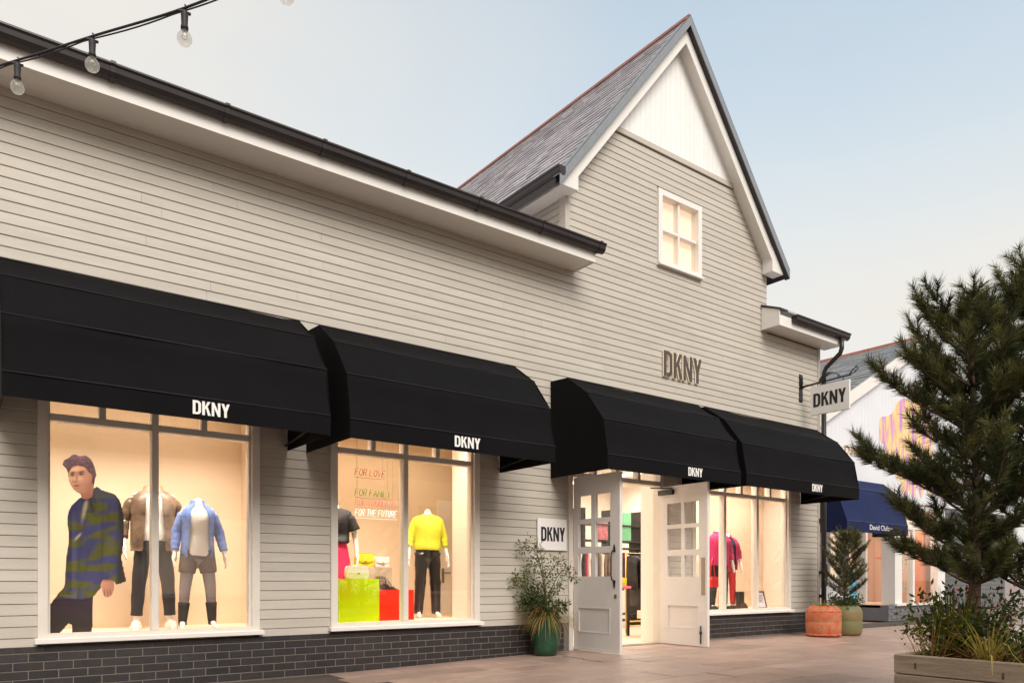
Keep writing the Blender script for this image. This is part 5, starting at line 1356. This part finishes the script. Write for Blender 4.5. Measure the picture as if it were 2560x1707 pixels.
pa = empty('grass_clump', (cA[0], cA[1], .46), 'low tawny grass growing in the orange drum', 'plant'); tuft('grass', (cA[0], cA[1], .46), 120, .26, .006, 1.3, 1.2, M['drygrass'], pa, rg, .14); tuft('green_grass', (cA[0], cA[1], .46), 90, .24, .006, 1.2, 1.0, M['grass'], pa, rg, .14)
pbush = empty('low_shrub', (cB[0], cB[1], .46), 'low leafy green shrub at the foot of the small pine', 'shrub')
stems_leaves(pbush, (cB[0], cB[1], .46), [([(0, 0, 0), (.12*math.cos(a), .12*math.sin(a), .1), (.22*math.cos(a), .22*math.sin(a), .15 + .05*math.sin(3*a))], .005) for a in [i*.63 for i in range(10)]], rg, M['leafdk'], .05, .025, 10)

# ------------------------------------------------------------------ pines
def pine(name, base, H_, lean, prof_, label, rg, whorl=.24, nb=6, needle=.075, nper=70, trunk_r=.05, extra_leaders=(), first=.35):
    root = empty(name, base, label, 'tree')
    tr = MB(); br = MB(); nd = [MB(), MB()]
    B = Vector(base)
    def tp(t): return B + Vector((lean[0]*t*t, lean[1]*t*t, H_*t)) + Vector((math.sin(t*5)*.02, math.cos(t*4)*.02, 0))
    tr.tube([tp(k/10) for k in range(11)], [trunk_r*(1-.85*k/10) for k in range(11)], 10)
    def shoot(p, d, L_, light=None):
        d = d.normalized(); a0 = d.orthogonal().normalized(); b0 = d.cross(a0)
        br.tube([p, p+d*L_], [.006, .003], 4, cap=False)
        mb = nd[1 if (light if light is not None else rg.random() < .5) else 0]
        for k in range(nper):
            t = (k+rg.random())/nper; a = rg.uniform(0, 2*math.pi); q = p + d*(L_*t)
            fl = .55 + .5*(1-t)      # flare: tighter at the tip
            v = (d*(1.0) + (a0*math.cos(a)+b0*math.sin(a))*fl*rg.uniform(.8, 1.5)).normalized()
            v = (v + Vector((0, 0, -.06))).normalized()
            ln_ = needle*rg.uniform(.7, 1.15); w_ = .0026
            sd = v.cross(rv(rg)); sd = sd.normalized() if sd.length > 1e-4 else a0
            mb.add([q + sd*w_, q - sd*w_, q + v*ln_], [(0, 1, 2)])
    z = first
    def Lz(h):
        for (ha, la), (hb, lb) in zip(prof_, prof_[1:]):
            if ha <= h <= hb: return la + (lb-la)*(h-ha)/(hb-ha)
        return prof_[-1][1]
    off = 0
    while z < H_*.985:
        t = z/H_; p = tp(t); L0 = Lz(z); n = max(3, nb if L0 > .35 else nb-1)
        for k in range(n):
            a = off + 2*math.pi*(k + rg.uniform(-.25, .25))/n; L_ = L0*rg.uniform(.62, 1.15)
            out = Vector((math.cos(a), math.sin(a), 0)); el = rg.uniform(.15, .45) + .35*t
            P_ = []; q = p.copy(); dd = (out + Vector((0, 0, el))).normalized(); sgn = max(3, int(L_/.09)); path = [q.copy()]
            for i in range(sgn):
                dd = (dd + Vector((0, 0, .10)) + rv(rg)*.10).normalized(); q = q + dd*(L_/sgn); path.append(q.copy())
            br.tube(path, [max(.003, .014*(1-i/(sgn+1))*(.5+L_)) for i in range(sgn+1)], 5)
            for i in range(1, sgn+1):
                if i/sgn < .30 and L_ > .4: continue
                for s_ in ((1, -1) if i % 2 else (1, -1, 0)):
                    side = dd.cross(Vector((0, 0, 1))).normalized()*s_
                    dv = (dd*.8 + side*rg.uniform(.5, 1.0) + Vector((0, 0, rg.uniform(.25, .8)))).normalized()
                    shoot(path[i], dv, rg.uniform(.10, .20)*(.7 + .4*L0))
            shoot(path[-1], (dd + Vector((0, 0, .35))).normalized(), rg.uniform(.13, .22))
        off += 2.4; z += whorl*rg.uniform(.85, 1.15)*(1 - .25*t)
    for (hh, az, L_) in extra_leaders:
        q = tp(hh/H_); out = Vector((math.cos(az), math.sin(az), 0)); dd = (out + Vector((0, 0, .18))).normalized(); n = int(L_/.085); path = [q.copy()]
        for i in range(n): dd = (dd + Vector((0, 0, .06)) + rv(rg)*.08).normalized(); q = q + dd*(L_/n); path.append(q.copy())
        br.tube(path, [max(.003, .016*(1-i/(n+1))) for i in range(n+1)], 5)
        for i in range(2, n+1):
            for s_ in (1, -1, 0):
                side = dd.cross(Vector((0, 0, 1))).normalized()*s_
                shoot(path[i], (dd*.8 + side*rg.uniform(.4, .9) + Vector((0, 0, rg.uniform(.3, .9)))).normalized(), rg.uniform(.12, .2))
        shoot(path[-1], (dd + Vector((0, 0, .4))).normalized(), .2)
    for k in range(4): shoot(tp(.97) , Vector((rg.uniform(-.35, .35), rg.uniform(-.35, .35), 1)), .22)
    shoot(tp(.96), Vector((0, 0, 1)), .30)
    tr.build('trunk', M['bark'], root); br.build('branches', M['bark'], root)
    cr = MB()
    o1 = nd[0].build('crown', M['needle'], root); o2 = nd[1].build('crown', M['needle2'], root)
    return root
rgp = random.Random(4)
pine('small_pine', (cB[0]+.02, cB[1], .44), 1.22, (.06, -.05), [(0, .25), (.3, .36), (.7, .34), (1.0, .26), (1.25, .12)], 'small pine in the mossy green drum at the shop corner', rgp, .13, 6, .065, 60, .022, first=.22)
# wooden planter and the large pine
PX0, PX1, PY0, PY1 = 5.46, 8.0, -7.35, -5.05
PT = .42
wp = empty('wooden_planter', (6.7, -6.2, 0), 'large weathered timber planter box under the pine', 'planter')
def pbox(ax, x0, x1, y0, y1):
    for r in range(3):
        MB().cbox(x0, x1, y0, y1, .004 + r*.14, .139 + r*.14, .006).build('plank', M['wood'], wp)
ang = 0
pbox('x', PX0, PX0+.06, PY0, PY1); pbox('x', PX1-.06, PX1, PY0, PY1); pbox('y', PX0+.061, PX1-.061, PY1-.06, PY1); pbox('y', PX0+.061, PX1-.061, PY0, PY0+.06)
MB().box(PX0+.061, PX1-.061, PY0+.061, PY1-.061, .0, .36).build('soil', M['soil'], wp)
for k in range(7):
    z_ = .355
    for yv in (PY1-.03,): pass
kn = MB()
for (yv, zv) in ((-5.20, .345), (-5.62, .20), (-5.75, .33), (-6.2, .06)): kn.box(PX0-.0015, PX0+.001, yv-.008, yv+.006, zv-.02, zv+.022)
kn.build('knot', M['bark'], wp)
pine('pine_tree', (6.12, -5.33, .36), 2.5, (-.06, .03), [(0, .35), (.6, .46), (1.0, .5), (1.4, .56), (1.72, .5), (2.0, .54), (2.3, .44), (2.5, .32)], 'dark green pine tree growing in the timber planter', rgp, .24, 6, .088, 105, .05, first=.55, extra_leaders=((1.12, R(143), .86), (1.25, R(128), .74), (1.72, R(146), .74), (1.85, R(160), .6), (.78, R(140), .62), (.62, R(120), .5)))
pine('pine_tree', (6.55, -5.66, .36), 2.66, (.05, .05), [(0, .4), (.5, .7), (1.1, .9), (1.8, .8), (2.3, .6), (2.66, .3)], 'second dark pine at the right edge behind the first', rgp, .25, 6, .082, 90, .05, first=.45)
# underplanting
SZ = .36
def plant(name, loc, label, cat='plant'): return empty(name, loc, label, cat, 'plants in the timber planter')
p1 = plant('flax_clump', (5.88, -5.27, SZ), 'upright olive green bladed clump at the foot of the pine'); tuft('blades', (5.88, -5.27, SZ), 170, .52, .018, .30, .3, M['flax'], p1, rgp, .13)
p2 = plant('arching_grass', (5.75, -5.56, SZ), 'arching yellow grass at the front edge of the planter'); tuft('blades', (5.75, -5.56, SZ), 90, .55, .011, .9, 1.5, M['ygrass'], p2, rgp, .10)
p3 = plant('leafy_shrub', (5.72, -5.22, SZ), 'thin shrub with tiny rusty leaves at the planter corner', 'shrub')
stems_leaves(p3, (5.72, -5.22, SZ), [([(0, 0, 0), (.08*math.cos(a), .08*math.sin(a), .16), (.2*math.cos(a), .2*math.sin(a), .34 + .1*math.sin(2*a))], .004) for a in [i*.7 for i in range(9)]], rgp, M['leaf'], .03, .018, 4)
p4 = plant('red_groundcover', (5.75, -5.4, SZ), 'low dark red ground cover spilling over the planter rim')
stems_leaves(p4, (5.72, -5.42, SZ), [([(0, rgp.uniform(-.2, .2), 0), (rgp.uniform(-.05, .2), rgp.uniform(-.25, .22), .03), (rgp.uniform(-.1, .3), rgp.uniform(-.4, .22), .03)], .003) for a in range(16)], rgp, M['redleaf'], .03, .02, 5)
p5 = plant('red_stemmed_shrub', (6.05, -5.40, SZ), 'dull red leaved shrub behind the olive blades', 'shrub')
stems_leaves(p5, (6.05, -5.40, SZ), [([(0, 0, 0), (.1*math.cos(a), .1*math.sin(a), .25), (.2*math.cos(a), .2*math.sin(a), .50)], .005) for a in [i*.6 for i in range(11)]], rgp, M['redleaf'], .045, .022, 2)
p6 = plant('dark_undergrowth', (6.2, -5.6, SZ), 'dark leafy undergrowth filling the planter near the right edge', 'shrub')
stems_leaves(p6, (6.2, -5.6, SZ), [([(0, 0, 0), (.25*math.cos(a), .25*math.sin(a), .22), (.5*math.cos(a), .5*math.sin(a), .36 + .1*math.sin(4*a))], .006) for a in [i*.33 for i in range(19)]], rgp, M['leafdk'], .06, .028, 4)
p7 = plant('arching_grass', (5.95, -5.72, SZ), 'arching yellow green grass nearest the right edge of the picture'); tuft('blades', (5.95, -5.72, SZ), 80, .5, .010, .9, 1.5, M['grass'], p7, rgp, .10)

# ------------------------------------------------------------------ added unseen row opposite: reflects in the glass, blocks low sky light
op = empty('added_opposite_shops', (8, -12.4, 0), 'added cream shop row across the street, reflected in the glass and blocking low sky light', 'building')
M['opwall'] = mat('cream_wall_opposite', S(176, 166, 150), .7, var=.06, vscale=2)
ow = MB().box(-14, 32, -14, -12.4, -.1, 5.2).build('wall', M['opwall'], op)
MB().prism([(-12.0, 5.2), (-17, 8.4), (-17, 5.2)], -14.2, 32.2, 'x').build('roof', M['slate'], op)
for k in range(11):
    x = -12 + k*4
    w_ = MB().box(x, x+2.6, -12.4, -12.34, .5, 2.7).build('window', M['white'], op)
    MB().box(x+.1, x+2.5, -12.339, -12.33, .6, 2.6).build('pane', M['blind'] if k % 3 else M['black'], w_)
    MB().prism([(-12.34, 3.2), (-11.6, 2.75), (-11.6, 2.5), (-12.34, 2.5)], x-.3, x+2.9, 'x').build('canopy', M['navy'] if k % 2 else M['fabric'], op)

p8 = plant('dark_undergrowth', (5.98, -5.28, SZ), 'dark olive leaves crowding round the foot of the pine trunk', 'shrub')
stems_leaves(p8, (6.0, -5.26, SZ), [([(0, 0, 0), (.16*math.cos(a), .16*math.sin(a), .2), (.30*math.cos(a), .30*math.sin(a), .34 + .12*math.sin(3*a))], .005) for a in [i*.4 for i in range(16)]], rgp, M['leafdk'], .06, .026, 4)
p9 = plant('dry_stalks', (5.66, -5.2, SZ), 'thin dry brown stalks at the left end of the planter'); tuft('stalks', (5.66, -5.2, SZ), 40, .42, .005, .7, .35, M['drygrass'], p9, rgp, .12)
